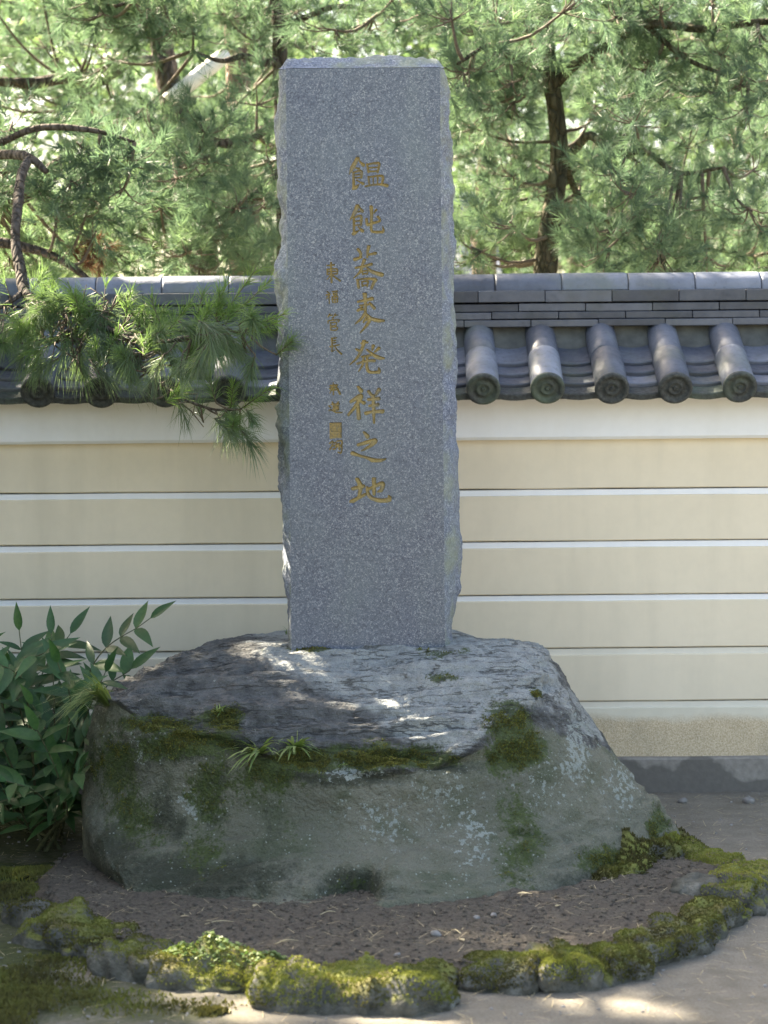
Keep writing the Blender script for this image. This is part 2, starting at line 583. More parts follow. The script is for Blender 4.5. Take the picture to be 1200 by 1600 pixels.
def mk_footing():
    t = NT('concrete_footing')
    n1, n2 = t.noise(3.2, 4, vec=t.mapv((1, 1, 1.6))), t.noise(40, 5)
    x = t.sep(t.geo('Position'))
    c = t.ramp(n2, [(0.3, (0.21, 0.195, 0.175)), (0.6, (0.28, 0.26, 0.235)), (0.8, (0.33, 0.31, 0.28))])
    wet = t.math('ADD', n1, t.math('MULTIPLY', x[2], -1.6))
    c = t.mix(t.ramp(wet, [(0.28, 0.0), (0.33, 0.75)]), c, (0.115, 0.108, 0.098))
    return t.done(t.bsdf(c, 0.85, t.bump(n2, 0.4, 0.006), 0.3))


def mk_tile(name='smoked_roof_tile', k=1.0):
    t = NT(name)
    r = t.rnd()
    n1, n2 = t.noise(7, 5, vec=t.geo('Position')), t.noise(45, 4, vec=t.geo('Position'))
    c = t.ramp(t.math('ADD', t.math('MULTIPLY', n1, 0.65), t.math('MULTIPLY', r, 0.5)),
               [(0.25, tuple(k * v for v in (0.048, 0.056, 0.078))), (0.5, tuple(k * v for v in (0.088, 0.104, 0.142))), (0.85, tuple(k * v for v in (0.20, 0.225, 0.285)))])
    c = t.mix(t.ramp(n2, [(0.55, 0.0), (0.75, 0.35)]), c, (0.05, 0.055, 0.055))
    c = t.mix(t.ramp(t.noise(5, 5, vec=t.geo('Position')), [(0.50, 0.0), (0.70, 0.5)]), c, (0.11 * k, 0.13 * k, 0.095 * k))
    c = t.mix(t.ramp(t.noise(3.0, 6, 0.7, t.geo('Position')), [(0.55, 0.0), (0.68, 0.45)]), c, (0.19 * k, 0.20 * k, 0.20 * k))
    rg = t.ramp(n2, [(0.3, 0.40), (0.7, 0.66)])
    return t.done(t.bsdf(c, rg, t.bump(t.math('ADD', n1, n2), 0.25, 0.006), 0.55))


def mk_tile_end():
    t = NT('weathered_tile_end')
    n1, n2 = t.noise(11, 5, vec=t.geo('Position')), t.noise(70, 4, vec=t.geo('Position'))
    c = t.ramp(n2, [(0.3, (0.025, 0.028, 0.03)), (0.6, (0.06, 0.068, 0.07)), (0.8, (0.10, 0.11, 0.11))])
    f = t.math('ADD', t.math('MULTIPLY', t.rnd(), 0.35), t.math('MULTIPLY', n1, 0.75))
    c = t.mix(t.ramp(f, [(0.5, 0.0), (0.8, 0.7)]), c, (0.10, 0.14, 0.10))
    return t.done(t.bsdf(c, 0.75, t.bump(n2, 0.5, 0.008), 0.35))


def mk_bark(name, a, b, c3, sc=1.0):
    t = NT(name)
    v = t.voro(28 * sc, vec=t.mapv((1, 1, 0.4)), out='Distance', feat='DISTANCE_TO_EDGE')
    n = t.noise(18 * sc, 5, vec=t.mapv((1, 1, 0.45)))
    c = t.ramp(n, [(0.3, a), (0.55, b), (0.78, c3)])
    c = t.mix(t.ramp(v, [(0.0, 0.55), (0.10, 0.0)]), c, tuple(q * 0.3 for q in a))
    h = t.math('ADD', t.ramp(v, [(0.0, 0.0), (0.2, 1.0)]), n)
    return t.done(t.bsdf(c, 0.9, t.bump(h, 0.9, 0.02), 0.2))


def mk_plain(name, a, b, scale=20, rough=0.8, spec=0.3):
    t = NT(name)
    n = t.noise(scale, 5)
    c = t.ramp(n, [(0.3, a), (0.7, b)])
    return t.done(t.bsdf(c, rough, t.bump(n, 0.4, 0.004), spec))


MAT['shrub'] = mk_shrub()
MAT['granite'] = mk_granite('polished_granite', 0.38)
MAT['granite_rough'] = mk_granite('hewn_granite', 0.8, 1.35, False)
MAT['gold'], MAT['faded'] = mk_gold(), mk_faded()
MAT['rock'], MAT['kerb'] = mk_rock(), mk_kerb_stone()
MAT['ground'], MAT['soil'] = mk_ground(), mk_soil()
MAT['cream'] = mk_plaster('cream_plaster', (0.79, 0.705, 0.56), (0.64, 0.575, 0.455), 0.6)
MAT['white'] = mk_plaster('white_plaster', (0.84, 0.86, 0.90), (0.72, 0.73, 0.73), 0.4)
MAT['dull_white'] = mk_plaster('dulled_white_plaster', (0.76, 0.73, 0.65), (0.66, 0.62, 0.53), 0.6)
MAT['base'], MAT['foot'] = mk_base_plaster(), mk_footing()
MAT['tile'], MAT['tile_end'] = mk_tile(), mk_tile_end()
MAT['tile_dark'] = mk_tile('dark_course_tile', 0.5)
MAT['tile_pan'] = mk_tile('pan_tile_clay', 0.85)
MAT['mortar'] = mk_plain('roof_mortar', (0.07, 0.075, 0.075), (0.15, 0.16, 0.155), 14, 0.9)
MAT['bark'] = mk_bark('pine_bark', (0.055, 0.045, 0.038), (0.11, 0.092, 0.08), (0.20, 0.17, 0.15))
MAT['bark_red'] = mk_bark('reddish_pine_bark', (0.11, 0.075, 0.06), (0.20, 0.145, 0.12), (0.31, 0.24, 0.20))
MAT['bark_moss'] = mk_bark('mossy_pine_bark', (0.05, 0.048, 0.032), (0.09, 0.085, 0.055), (0.17, 0.15, 0.115))
MAT['twig'] = mk_plain('twig_bark', (0.07, 0.058, 0.045), (0.15, 0.12, 0.095), 60)
MAT['pole'] = mk_plain('sun_white_pole', (0.66, 0.64, 0.60), (0.80, 0.79, 0.76), 30)  # glare of direct sun on the pole put into its near-white colour
MAT['pebble'] = mk_plain('pebble_stone', (0.15, 0.145, 0.14), (0.30, 0.295, 0.29), 30)
MAT['dry_leaf'] = mk_plain('dry_leaf', (0.38, 0.31, 0.18), (0.52, 0.45, 0.30), 60)
MAT['stalk'] = mk_plain('shrub_stalk', (0.05, 0.06, 0.03), (0.11, 0.12, 0.06), 60)
MAT['hall_wall'] = mk_plain('hall_timber', (0.05, 0.04, 0.032), (0.09, 0.07, 0.055), 10)

# ------------------------------------------------------------------ THE SETTING: ground
def lines(lo, hi, a, b, step, far):
    m = list(np.arange(a, b + 1e-6, step))
    left = [a - (a - lo) * t for t in far[::-1]]
    right = [b + (hi - b) * t for t in far]
    return np.array(left + m + right)


gx = lines(-300, 300, -2.4, 2.4, 0.03, [0.002, 0.006, 0.02, 0.06, 0.2, 0.5, 1])
gy = lines(-60, 500, 4.4, 9.0, 0.03, [0.002, 0.006, 0.02, 0.06, 0.2, 0.5, 1])
XX, YY = np.meshgrid(gx, gy)
flat = np.stack([XX.ravel(), YY.ravel(), np.zeros(XX.size)], 1)
near = sstep(4.0, 3.0, np.abs(flat[:, 0])) * sstep(11, 9.2, flat[:, 1]) * sstep(3.5, 4.5, flat[:, 1])


def ground_h(p):
    return 0.010 * fbm(p * np.array([2.2, 2.2, 1]), 3) + 0.005 * fbm(p * np.array([16, 16, 1]), 3, seed=2)


flat[:, 2] = ground_h(flat) * near
tag(link('ground', mesh_np('ground', flat, grid_faces(len(gx), len(gy)), MAT['ground'])), kind='structure')

# soil bed inside the kerb ring
bed_c, bed_rx, bed_ry = np.array([0.0, 6.93]), 1.24, 1.36
nu, nv = 260, 130
th = np.arange(nu) / nu * 2 * math.pi
rr = np.linspace(0.02, 1, nv)
TH, RR = np.meshgrid(th, rr)
bx = bed_c[0] + bed_rx * RR * np.cos(TH)
by = bed_c[1] + bed_ry * RR * np.sin(TH) * np.where(np.sin(TH) > 0, 0.75, 1.0)
bp = np.stack([bx.ravel(), by.ravel(), np.zeros(bx.size)], 1)
edge = sstep(1.0, 0.90, RR.ravel())


def bed_h(p):
    return 0.045 + 0.014 * fbm(p * 4.0, 3, seed=5) + 0.008 * fbm(p * 28.0, 3, seed=6) + 0.006 * np.abs(fbm(p * 70.0, 2, seed=7))


bp[:, 2] = bed_h(bp) * edge - 0.01 * (1 - edge)
tag(link('soil_bed', mesh_np('soil_bed', bp, grid_faces(nu, nv, True), MAT['soil'])), kind='structure')

# crumbs of soil and grit on the bed: nobody could count them
ico_v = []
gphi = (1 + 5 ** .5) / 2
for a, b in ((1, gphi), (-1, gphi), (1, -gphi), (-1, -gphi)):
    ico_v += [(a, b, 0), (0, a, b), (b, 0, a)]
ico_v = np.array(ico_v, float)
ico_v /= np.linalg.norm(ico_v[0])
ico_f = []
dd = np.linalg.norm(ico_v[:, None] - ico_v[None], axis=2)
ed = dd[dd > 0.1].min() * 1.05
for i in range(12):
    for j in range(i + 1, 12):
        for k in range(j + 1, 12):
            if dd[i, j] < ed and dd[j, k] < ed and dd[i, k] < ed:
                nrm = np.cross(ico_v[j] - ico_v[i], ico_v[k] - ico_v[i])
                ico_f.append((i, j, k) if nrm @ ico_v[i] > 0 else (i, k, j))
ico_f = np.array(ico_f)


def scatter_blobs(pts, sizes, seed):
    r = np.random.default_rng(seed)
    n = len(pts)
    sc = sizes[:, None, None] * (0.6 + 0.8 * r.random((n, 1, 3))) * (0.85 + 0.3 * r.random((n, 12, 1)))
    V = ico_v[None] * sc
    a = r.random(n) * 6.28
    ca, sa = np.cos(a)[:, None], np.sin(a)[:, None]
    V = np.stack([V[:, :, 0] * ca - V[:, :, 1] * sa, V[:, :, 0] * sa + V[:, :, 1] * ca, V[:, :, 2] * 0.7], 2)
    V = V + pts[:, None, :]
    F = ico_f[None] + (np.arange(n) * 12)[:, None, None]
    return V.reshape(-1, 3), F.reshape(-1, 3)


n = 15000
a, q = rng.random(n) * 6.283, np.sqrt(rng.random(n)) * 0.93
cp = np.stack([bed_c[0] + bed_rx * q * np.cos(a), bed_c[1] + bed_ry * q * np.sin(a) * np.where(np.sin(a) > 0, .75, 1), np.zeros(n)], 1)
cp[:, 2] = bed_h(cp)
V, Fc = scatter_blobs(cp, 0.0022 + 0.008 * rng.random(n) ** 4, 3)
tag(link('soil_crumbs', mesh_np('soil_crumbs', V, Fc, MAT['soil'])), 'crumbs of dark soil and grit strewn over the bed round the boulder', 'soil', kind='stuff')

# ------------------------------------------------------------------ THE WALL with its tiled coping
WY = G(1000, 1238).y                       # front of the footing
wall = empty('garden_wall', (0, WY + 0.28, 0))
tag(wall, 'long cream plastered wall with white lines, grey footing and a tiled coping', 'wall')
X0, X1 = -4.2, 4.2


def zat(py, Y, px=1000): return P(px, py, Y).z


PY = WY + 0.035                            # face of the plaster panels


def slab(name, z0, z1, yf, yb, mat, bev=0.003, wob=0.0, nx=120):
    """long bar along the wall with slightly uneven edges"""
    xs = np.linspace(X0, X1, nx)
    o = []
    pts = np.stack([xs, np.zeros(nx), np.zeros(nx)], 1)
    w0 = wob * fbm(pts * np.array([3.0, 1, 1]) + z0 * 31, 3)
    w1 = wob * fbm(pts * np.array([3.0, 1, 1]) + z1 * 57, 3)
    prof = [(yb, z0, 0), (yf + bev, z0, 0), (yf, z0 + bev, 0), (yf, z1 - bev, 1), (yf + bev, z1, 1), (yb, z1, 1)]
    V = np.concatenate([np.stack([xs, np.full(nx, y), z + (w1 if e else w0)], 1) for y, z, e in prof])
    Fq = grid_faces(nx, len(prof))[:, ::-1]
    me = mesh_np(name, V, Fq, mat, smooth=False)
    return child(link(name, me), wall)


strips = [(762.4, 773.0), (844, 854.6), (928, 938), (1011.5, 1022), (1094.8, 1105)]
fz1, fz0 = zat(600, PY - 0.05), zat(686, PY - 0.05)
slab('white_frieze', fz0, fz1 + 0.015, PY - 0.05, PY + 0.4, MAT['white'], 0.012, 0.001)
prev = fz0 + 0.012
for k, (a, b) in enumerate(strips):
    za, zb = zat(a, PY), zat(b, PY)
    slab('plaster_panel', za, prev, PY, PY + 0.4, MAT['cream'], 0.004, 0.0022)
    slab('white_strip', zb - 0.006, za - 0.0045, PY + 0.009, PY + 0.395, MAT['white'] if k < 3 else MAT['dull_white'], 0.001, 0.0012)
    prev = zb
slab('wall_core', 0.05, fz0 + 0.01, PY + 0.07, PY + 0.39, MAT['mortar'], 0.001, 0.0)
ftop = zat(1184.6, WY)
o = slab('plaster_panel', ftop - 0.01, prev, PY, PY + 0.4, MAT['base'], 0.004, 0.002)
o['label'] = 'lowest panel, its plaster washed off to brown grit'
slab('footing', -0.12, ftop, WY, WY + 0.56, MAT['foot'], 0.008, 0.003)

# coping: slope frame, origin at the centre of a tile end
CY = WY - 0.20
CZ = P(756, 607, CY).z
SL = R(29)
AX, NN = Vector((0, math.cos(SL), math.sin(SL))), Vector((0, -math.sin(SL), math.cos(SL)))
PITCH_X = (P(1155, 600, CY).x - P(756, 600, CY).x) / 4.0
XC0 = P(756, 607, CY).x
# inner body of the coping (mortar), one solid prism
RUN = 0.36
ry0, rz0 = CY + 0.05, CZ - 0.055
ridge_y = CY + RUN + 0.14
prof = [(CY + 0.10, CZ - 0.045), (CY + 0.08, CZ - 0.03), (CY + RUN, CZ - 0.045 + RUN * math.tan(SL)), (ridge_y - 0.07, CZ + RUN * math.tan(SL) + 0.10),
        (ridge_y + 0.07, CZ + RUN * math.tan(SL) + 0.10), (2 * ridge_y - CY - RUN, CZ - 0.045 + RUN * math.tan(SL)), (2 * ridge_y - CY - 0.08, CZ - 0.03), (2 * ridge_y - CY - 0.10, CZ - 0.045)]
mb = MB()
mb.add([(X0, y, z) for y, z in prof] + [(X1, y, z) for y, z in prof],
       [tuple(range(8)), tuple(range(15, 7, -1))] + [(i, 8 + i, 8 + (i + 1) % 8, (i + 1) % 8) for i in range(8)])
roof = child(link('roof', mb.mesh('roof', MAT['mortar'])), wall)


def slope_matrix(x, along, up, tilt=0.0):
    a = (AX * math.cos(tilt) - NN * math.sin(tilt))
    n = (NN * math.cos(tilt) + AX * math.sin(tilt))
    o = Vector((x, CY, CZ)) + AX * along + NN * up
    return Matrix(((1, a.x, n.x, o.x), (0, a.y, n.y, o.y), (0, a.z, n.z, o.z), (0, 0, 0, 1)))


def sub(name, me, mtx):
    o = bpy.data.objects.new(name, me)
    col.objects.link(o)
    o.parent = roof
    o.matrix_parent_inverse = roof_inv
    o.matrix_basis = mtx
    return o


roof_inv = Matrix.Translation(-Vector(wall.location)) if False else Matrix.Identity(4)
# roof has matrix_parent_inverse so its world matrix is identity: children keep world coordinates
RT = 0.066


def round_tile_mesh(r, L, capped, name):
    ns, arc = 20, R(118)
    mb = MB()
    al = np.linspace(-arc, arc, ns)
    prof = [(r - 0.016, 0.0), (r - 0.004, 0.0), (r, 0.006), (r, L)]
    V = [(rr * math.sin(t), y, rr * math.cos(t)) for rr, y in prof for t in al]
    mb.add(V, [tuple(f) for f in grid_faces(ns, len(prof))])
    me = mb.mesh(name, MAT['tile'], True)
    me.materials.append(MAT['tile_end'])
    if capped:
        import bmesh
        bm = bmesh.new()
        bm.from_mesh(me)
        rings = [(r - 0.004, 0.012), (r + 0.003, 0.004), (r + 0.003, -0.008), (r - 0.002, -0.013), (r - 0.013, -0.013), (r - 0.018, -0.004),
                 (r * 0.50, -0.003), (r * 0.44, -0.009), (r * 0.34, -0.010), (r * 0.28, -0.004), (r * 0.16, -0.004), (r * 0.10, -0.008)]
        nn, prev = 28, None
        for rr_, y in rings:
            cur = [bm.verts.new((rr_ * math.sin(i / nn * 2 * math.pi), y, rr_ * math.cos(i / nn * 2 * math.pi))) for i in range(nn)]
            if prev:
                for i in range(nn):
                    f = bm.faces.new((prev[i], cur[i], cur[(i + 1) % nn], prev[(i + 1) % nn]))
                    f.smooth = True
                    f.material_index = 1
            prev = cur
        f = bm.faces.new(prev)
        f.material_index = 1
        bm.normal_update()
        bm.to_mesh(me)
        bm.free()
    return me


def pan_mesh(w, L, lip, name):
    ns = 13
    xs = np.linspace(-w / 2, w / 2, ns)
    sag = 0.024
    h = sag * ((2 * xs / w) ** 2 - 1)
    t = 0.017
    mb = MB()
    rows = [(L, 0.0), (0.004, 0.0), (0.0, -0.004), (0.0, -lip), (0.016, -lip - 0.002), (0.016, -t)]
    V = [(x, y, hh + dz ) for y, dz in rows for x, hh in zip(xs, h)]
    mb.add(V, [tuple(f) for f in grid_faces(ns, len(rows))[:, ::-1]])
    return mb.mesh(name, MAT['tile_pan'], False)


m_eave = round_tile_mesh(RT, 0.24, True, 'eave_round_tile')
m_round = round_tile_mesh(RT - 0.003, 0.24, False, 'round_tile')
m_pan = pan_mesh(PITCH_X * 0.93, 0.13, 0.018, 'pan_tile')
m_pan_top = pan_mesh(PITCH_X * 0.93, 0.26, 0.018, 'pan_tile')
m_pan_eave = pan_mesh(PITCH_X * 0.93, 0.13, 0.026, 'eave_pan_tile')
m_pan_eave.materials[0] = MAT['tile_end']
i0, i1 = math.ceil((X0 - XC0) / PITCH_X), math.floor((X1 - XC0) / PITCH_X)
jit = lambda s: random.uniform(-s, s)
for i in range(i0, i1 + 1):
    x = XC0 + i * PITCH_X
    tw = Matrix.Rotation(jit(0.012), 4, 'Z')
    sub('eave_round_tile', m_eave, slope_matrix(x + jit(.003), jit(.005), jit(.002)) @ tw)
    sub('round_tile', m_round, slope_matrix(x + jit(.003), 0.235 + jit(.004), jit(.002) + 0.001) @ Matrix.Rotation(jit(0.012), 4, 'Z'))
    xp = x + PITCH_X / 2
    if xp < X1:
        e = 0.082
        for k in range(4):
            me = m_pan_eave if k == 0 else (m_pan_top if k == 3 else m_pan)
            sub('eave_pan_tile' if k == 0 else 'pan_tile', me, slope_matrix(xp + jit(.003), 0.012 + e * k + jit(.003), -0.010 + 0.0025 * k + jit(.0015), R(9) if k < 3 else R(3)))

# ridge: four flat courses stepping back, then a half-round ridge tile
RZ = lambda py, Y: P(1000, py, Y).z
courses = [(509, 498.2, 0.0), (497.2, 486.2, 0.014), (485.2, 473, 0.028), (470.5, 452.5, 0.020)]
YF = CY + RUN - 0.012
LT = (P(1090, 440, YF).x - P(985, 440, YF).x)
offs = [0.08, 0.195, 0.03, 0.14, 0.0]


def course_mesh(L, h, depth, name):
    mb = MB()
    mb.box((0.0012, 0, 0), (L - 0.0012, depth, h))
    me = mb.mesh(name, MAT['tile_dark'])
    return bevel_mesh(me, 0.003, 2)


for k, (pb, pt, yo) in enumerate(courses):
    yf = YF + yo
    z0_, z1_ = RZ(pb, yf), RZ(pt, yf)
    me = course_mesh(LT, z1_ - z0_, 2 * (ridge_y - yf), 'ridge_course_tile')
    x = X0 + offs[k]
    while x + LT < X1:
        sub('ridge_course_tile', me, Matrix.Translation((x, yf + jit(.003), z0_ + jit(.0012))) @ Matrix.Rotation(jit(.006), 4, 'Z'))
        x += LT
zr0, zr1 = RZ(452, YF + 0.06), RZ(424.5, YF + 0.09)
mb = MB()
ns = 18
al = np.linspace(0, math.pi, ns)
rw, rh = 0.085, zr1 - zr0
V, prof = [], [(0.004, 0.93), (0.0015, 0.985), (0.010, 1.0), (LT - 0.010, 1.0), (LT - 0.0015, 0.985), (LT - 0.004, 0.93)]
for x, s in prof:
    for t in al: V.append((x, -rw * math.cos(t) * s, rh * math.sin(t) ** 0.8 * s))
mb.add(V, [tuple(f) for f in grid_faces(ns, len(prof))[:, ::-1]] + [tuple(range(ns)), tuple(range(len(V) - 1, len(V) - 1 - ns, -1))])
m_ridge = mb.mesh('ridge_cap_tile', MAT['tile'], True)
x = X0 + P(985, 440, YF).x % LT
x = P(985, 440, YF).x - LT * math.floor((P(985, 440, YF).x - X0) / LT)
while x + LT < X1:
    sub('ridge_cap_tile', m_ridge, Matrix.Translation((x, ridge_y + jit(.002), zr0 + jit(.0015))) @ Matrix.Rotation(jit(.005), 4, 'Z'))
    x += LT

# ------------------------------------------------------------------ THE BOULDER
BS = 0.05
frontA = [(145, 1345, 7.2), (185, 1392), (290, 1402), (400, 1406), (500, 1409), (600, 1411), (730, 1400), (870, 1382), (988, 1347), (1060, 1302, 7.25)]
frontB = [(128, 1215, 7.2), (150, 1260, 6.98), (260, 1290, 6.80), (390, 1305, 6.72), (490, 1310, 6.68), (600, 1310, 6.67), (730, 1300, 6.71), (860, 1270, 6.84), (946, 1242, 7.02), (998, 1226, 7.25)]
frontC = [(135, 1150, 7.2), (168, 1135, 7.0), (250, 1152, 6.85), (345, 1168, 6.78), (480, 1206, 6.72), (600, 1216, 6.71), (700, 1192, 6.76), (800, 1138, 6.9), (880, 1128, 7.08), (918, 1132, 7.28)]
frontD = [(172, 1083, 7.25), (195, 1088, 7.02), (255, 1120, 6.93), (345, 1128, 6.87), (480, 1178, 6.80), (600, 1188, 6.79), (700, 1158, 6.86), (795, 1098, 7.0), (842, 1068, 7.15), (856, 1045, 7.38)]
backD = [(836, 1012, 7.75), (720, 989, 7.92), (580, 986, 7.95), (430, 986, 7.9), (320, 1009, 7.75), (225, 1052, 7.5)]
ringE = [(270, 1058, 7.3), (280, 1062, 7.15), (320, 1075, 7.08), (400, 1090, 7.0), (500, 1108, 6.97), (600, 1112, 6.97), (680, 1093, 7.02), (750, 1060, 7.12), (790, 1038, 7.25), (800, 1018, 7.45),
         (790, 1003, 7.7), (690, 994, 7.8), (580, 992, 7.82), (460, 992, 7.8), (370, 1006, 7.65), (300, 1030, 7.45)]
toP = lambda L: np.array([tuple(P(*q) if len(q) == 3 else G(q[0], q[1], BS)) for q in L])
D = toP(frontD + backD)
cen = np.array([-0.03, 7.42, 0])


def backring(s, zf):
    b = D[10:].copy()
    b[:, :2] = cen[:2] + (b[:, :2] - cen[:2]) * s
    b[:, 2] = zf(b[:, 2])
    return b


A = np.concatenate([toP(frontA), backring(1.10, lambda z: z * 0 + 0.02)])
B = np.concatenate([toP(frontB), backring(1.12, lambda z: z * 0.5)])
Cc = np.concatenate([toP(frontC), backring(1.06, lambda z: z - 0.09)])
E = toP(ringE)
cpt = np.array(tuple(P(575, 1004, 7.5)))
Fr = E * 0.45 + cpt * 0.55
A0 = A.copy()
A0[:, 2] = -0.12
A0[:, :2] = cen[:2] + (A0[:, :2] - cen[:2]) * 0.98
rings = [A0, A, B, Cc, D, E, Fr, cpt[None] + (Fr - cpt) * 0.03]
NU, NV = 560, 300
ru = np.stack([crom(r, NU, True) for r in rings])            # (8,NU,3)
tv = np.concatenate([np.linspace(0, 1, 14)[:-1], np.linspace(1, 5, 230)[:-1], np.linspace(5, 7, 58)])
NV = len(tv)
q = np.stack([crom(ru[:, u], 701) for u in range(NU)], 1)   # dense along v
idx = np.clip((tv / 7 * 700), 0, 700)
lo = np.floor(idx).astype(int)
hi = np.minimum(lo + 1, 700)
fr = (idx - lo)[:, None, None]
RV = (q[lo] * (1 - fr) + q[hi] * fr)                           # (NV,NU,3)


def normals(Vg):
    du = np.roll(Vg, -1, 1) - np.roll(Vg, 1, 1)
    dv = np.gradient(Vg, axis=0)
    n = np.cross(du, dv)
    return n / (np.linalg.norm(n, axis=2)[..., None] + 1e-12)


Nn = normals(RV)
if Nn[NV // 3, NU // 4, 1] > 0: Nn = -Nn
flatV, flatN = RV.reshape(-1, 3), Nn.reshape(-1, 3)
pix = project(flatV)
NZ0 = flatN[:, 2].copy()
topw = sstep(0.45, 0.8, NZ0)
# bedded ledges running across the top, lumps and pits on the faces
strat = fbm(flatV * np.array([2.6, 9.0, 16.0]), 5, 0.55, 1)
ledge = 1 - np.abs(fbm(flatV * np.array([3.0, 14.0, 20.0]), 4, 0.5, 2)) * 2
tz = (flatV[:, 2] * 1.0 + 0.05 * fbm(flatV * np.array([2.2, 5, 5]), 4, 0.5, 14) + 0.012 * fbm(flatV * 14, 3, 0.5, 15)) * 20
terr = sstep(0.0, 0.75, tz - np.floor(tz)) - 0.5 * (tz - np.floor(tz)) * 2 + 0.0
lump = fbm(flatV * 3.0, 4, 0.5, 3)
pit = fbm(flatV * 11.0, 4, 0.55, 4)
foot_fix = np.exp(-((pix[:, 0] - 575) / 150) ** 2 - ((pix[:, 1] - 1000) / 14) ** 2)
amp = 1 - 0.6 * foot_fix
disp = topw * (0.030 * strat + 0.012 * ledge + 0.085 * terr * (0.5 + fbm(flatV * 4, 2, 0.5, 16)) - 0.010 + 0.010 * fbm(flatV * np.array([6.0, 34.0, 40.0]), 3, 0.5, 6)) * amp + (1 - topw) * (0.040 * lump + 0.010 * pit)
disp += 0.005 * fbm(flatV * 45.0, 3, 0.6, 5)
# the gap under the front, and the undercut at the left foot
disp -= 0.20 * np.exp(-(np.abs((pix[:, 0] + 40 * lump + 16 * pit - 560) / 46) ** 4) - (np.abs((pix[:, 1] + 26 * pit - 1412 + 0.0 * lump) / 42) ** 4)) * (flatN[:, 1] < 0)
disp -= 0.05 * np.exp(-((pix[:, 0] - 245) / 120) ** 2 - ((pix[:, 1] - 1385) / 30) ** 2) * (flatN[:, 1] < 0)
disp -= 0.035 * np.exp(-((pix[:, 1] - (1160 + (pix[:, 0] - 330) * 0.2)) / 10) ** 2) * sstep(250, 340, pix[:, 0]) * sstep(680, 600, pix[:, 0]) * (flatN[:, 1] < 0.3) * (0.6 + 0.8 * lump)
disp -= 0.05 * np.exp(-((pix[:, 0] - 700) / 60) ** 2 - ((pix[:, 1] - 1190) / 12) ** 2) * (flatN[:, 1] < 0.3)
flatV = flatV + flatN * disp[:, None]
flatN = normals(flatV.reshape(NV, NU, 3)).reshape(-1, 3)
if flatN[(NV // 3) * NU + NU // 4, 1] > 0: flatN = -flatN
pix = project(flatV)
wx = pix[:, 0] + 26 * fbm(flatV * 8, 4, seed=8)
wy = pix[:, 1] + 18 * fbm(flatV * 8, 4, seed=9)


def ell(cx, cy, rx, ry, k=1.0):
    return k * np.exp(-(((wx - cx) / rx) ** 2 + ((wy - cy) / ry) ** 2))


fface = flatN[:, 1] < 0.6
moss = np.zeros(len(flatV))
for e in [(800, 1175, 60, 40, 1.1), (790, 1130, 50, 50, .8), (600, 1180, 110, 22, 1.1), (470, 1190, 70, 20, 1.0), (345, 1125, 40, 20, 1.1), (250, 1130, 80, 16, 1.0),
          (235, 1280, 30, 60, .55), (330, 1240, 50, 90, .6), (815, 1310, 45, 110, .62), (400, 1230, 60, 60, .5), (180, 1200, 50, 70, .7), (290, 1165, 110, 30, .85), (210, 1265, 40, 70, .7), (420, 1215, 60, 40, .7), (310, 1330, 60, 50, .6), (690, 1060, 30, 14, .7),
          (840, 1080, 12, 8, 1.0), (500, 1012, 90, 6, .8), (960, 1345, 60, 25, 1.1), (560, 1390, 60, 35, .4), (450, 1300, 30, 30, .4), (700, 1020, 70, 10, .5), (1030, 1290, 20, 40, .9)]:
    moss = np.maximum(moss, ell(*e))
moss *= fface
moss = np.maximum(moss, (~fface) * 0.45)
lich = np.zeros(len(flatV))
for e in [(600, 1275, 60, 50, .55), (620, 1300, 20, 30, .8), (745, 1310, 30, 60, .7), (680, 1275, 170, 60, .38), (700, 1245, 30, 20, .6), (905, 1160, 30, 70, 1.0), (970, 1230, 30, 50, .8), (690, 1240, 60, 30, .7), (860, 1230, 60, 60, .5), (310, 1260, 25, 30, .9), (540, 1200, 60, 20, .9),
          (230, 1160, 60, 50, .5), (380, 1250, 40, 30, .4), (800, 1320, 60, 50, .3)]:
    lich = np.maximum(lich, ell(*e))
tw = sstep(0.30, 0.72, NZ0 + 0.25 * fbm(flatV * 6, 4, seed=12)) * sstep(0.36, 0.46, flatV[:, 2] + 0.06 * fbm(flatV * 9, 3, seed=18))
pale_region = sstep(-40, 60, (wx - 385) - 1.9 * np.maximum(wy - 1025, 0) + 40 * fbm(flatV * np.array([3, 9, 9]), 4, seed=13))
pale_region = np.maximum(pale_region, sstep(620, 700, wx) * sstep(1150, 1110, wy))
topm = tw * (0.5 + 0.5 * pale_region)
base_rock = empty('boulder', (-0.03, 7.4, 0))
tag(base_rock, 'huge mossy grey boulder with a sloping, partly pale top carrying the stele', 'boulder')
blotch = np.zeros(len(flatV))
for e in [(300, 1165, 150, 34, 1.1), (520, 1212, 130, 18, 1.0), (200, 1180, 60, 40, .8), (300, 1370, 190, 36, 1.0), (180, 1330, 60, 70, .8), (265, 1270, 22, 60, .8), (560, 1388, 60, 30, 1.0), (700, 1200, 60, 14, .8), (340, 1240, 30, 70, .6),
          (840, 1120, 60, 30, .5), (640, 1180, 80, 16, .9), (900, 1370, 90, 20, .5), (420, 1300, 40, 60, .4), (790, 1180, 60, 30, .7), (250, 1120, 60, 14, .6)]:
    blotch = np.maximum(blotch, ell(*e))
blotch *= fface
me = mesh_np('stone', flatV, grid_faces(NU, NV, True), MAT['rock'], attrs={'mask': np.stack([moss, lich, topm], 1), 'blotch': blotch})
rock_o = child(link('stone', me), base_rock)
ROCK_V, ROCK_N, ROCK_PIX, ROCK_MOSS, ROCK_FRONT = flatV, flatN, pix, moss, fface & (flatV[:, 2] > 0.02)


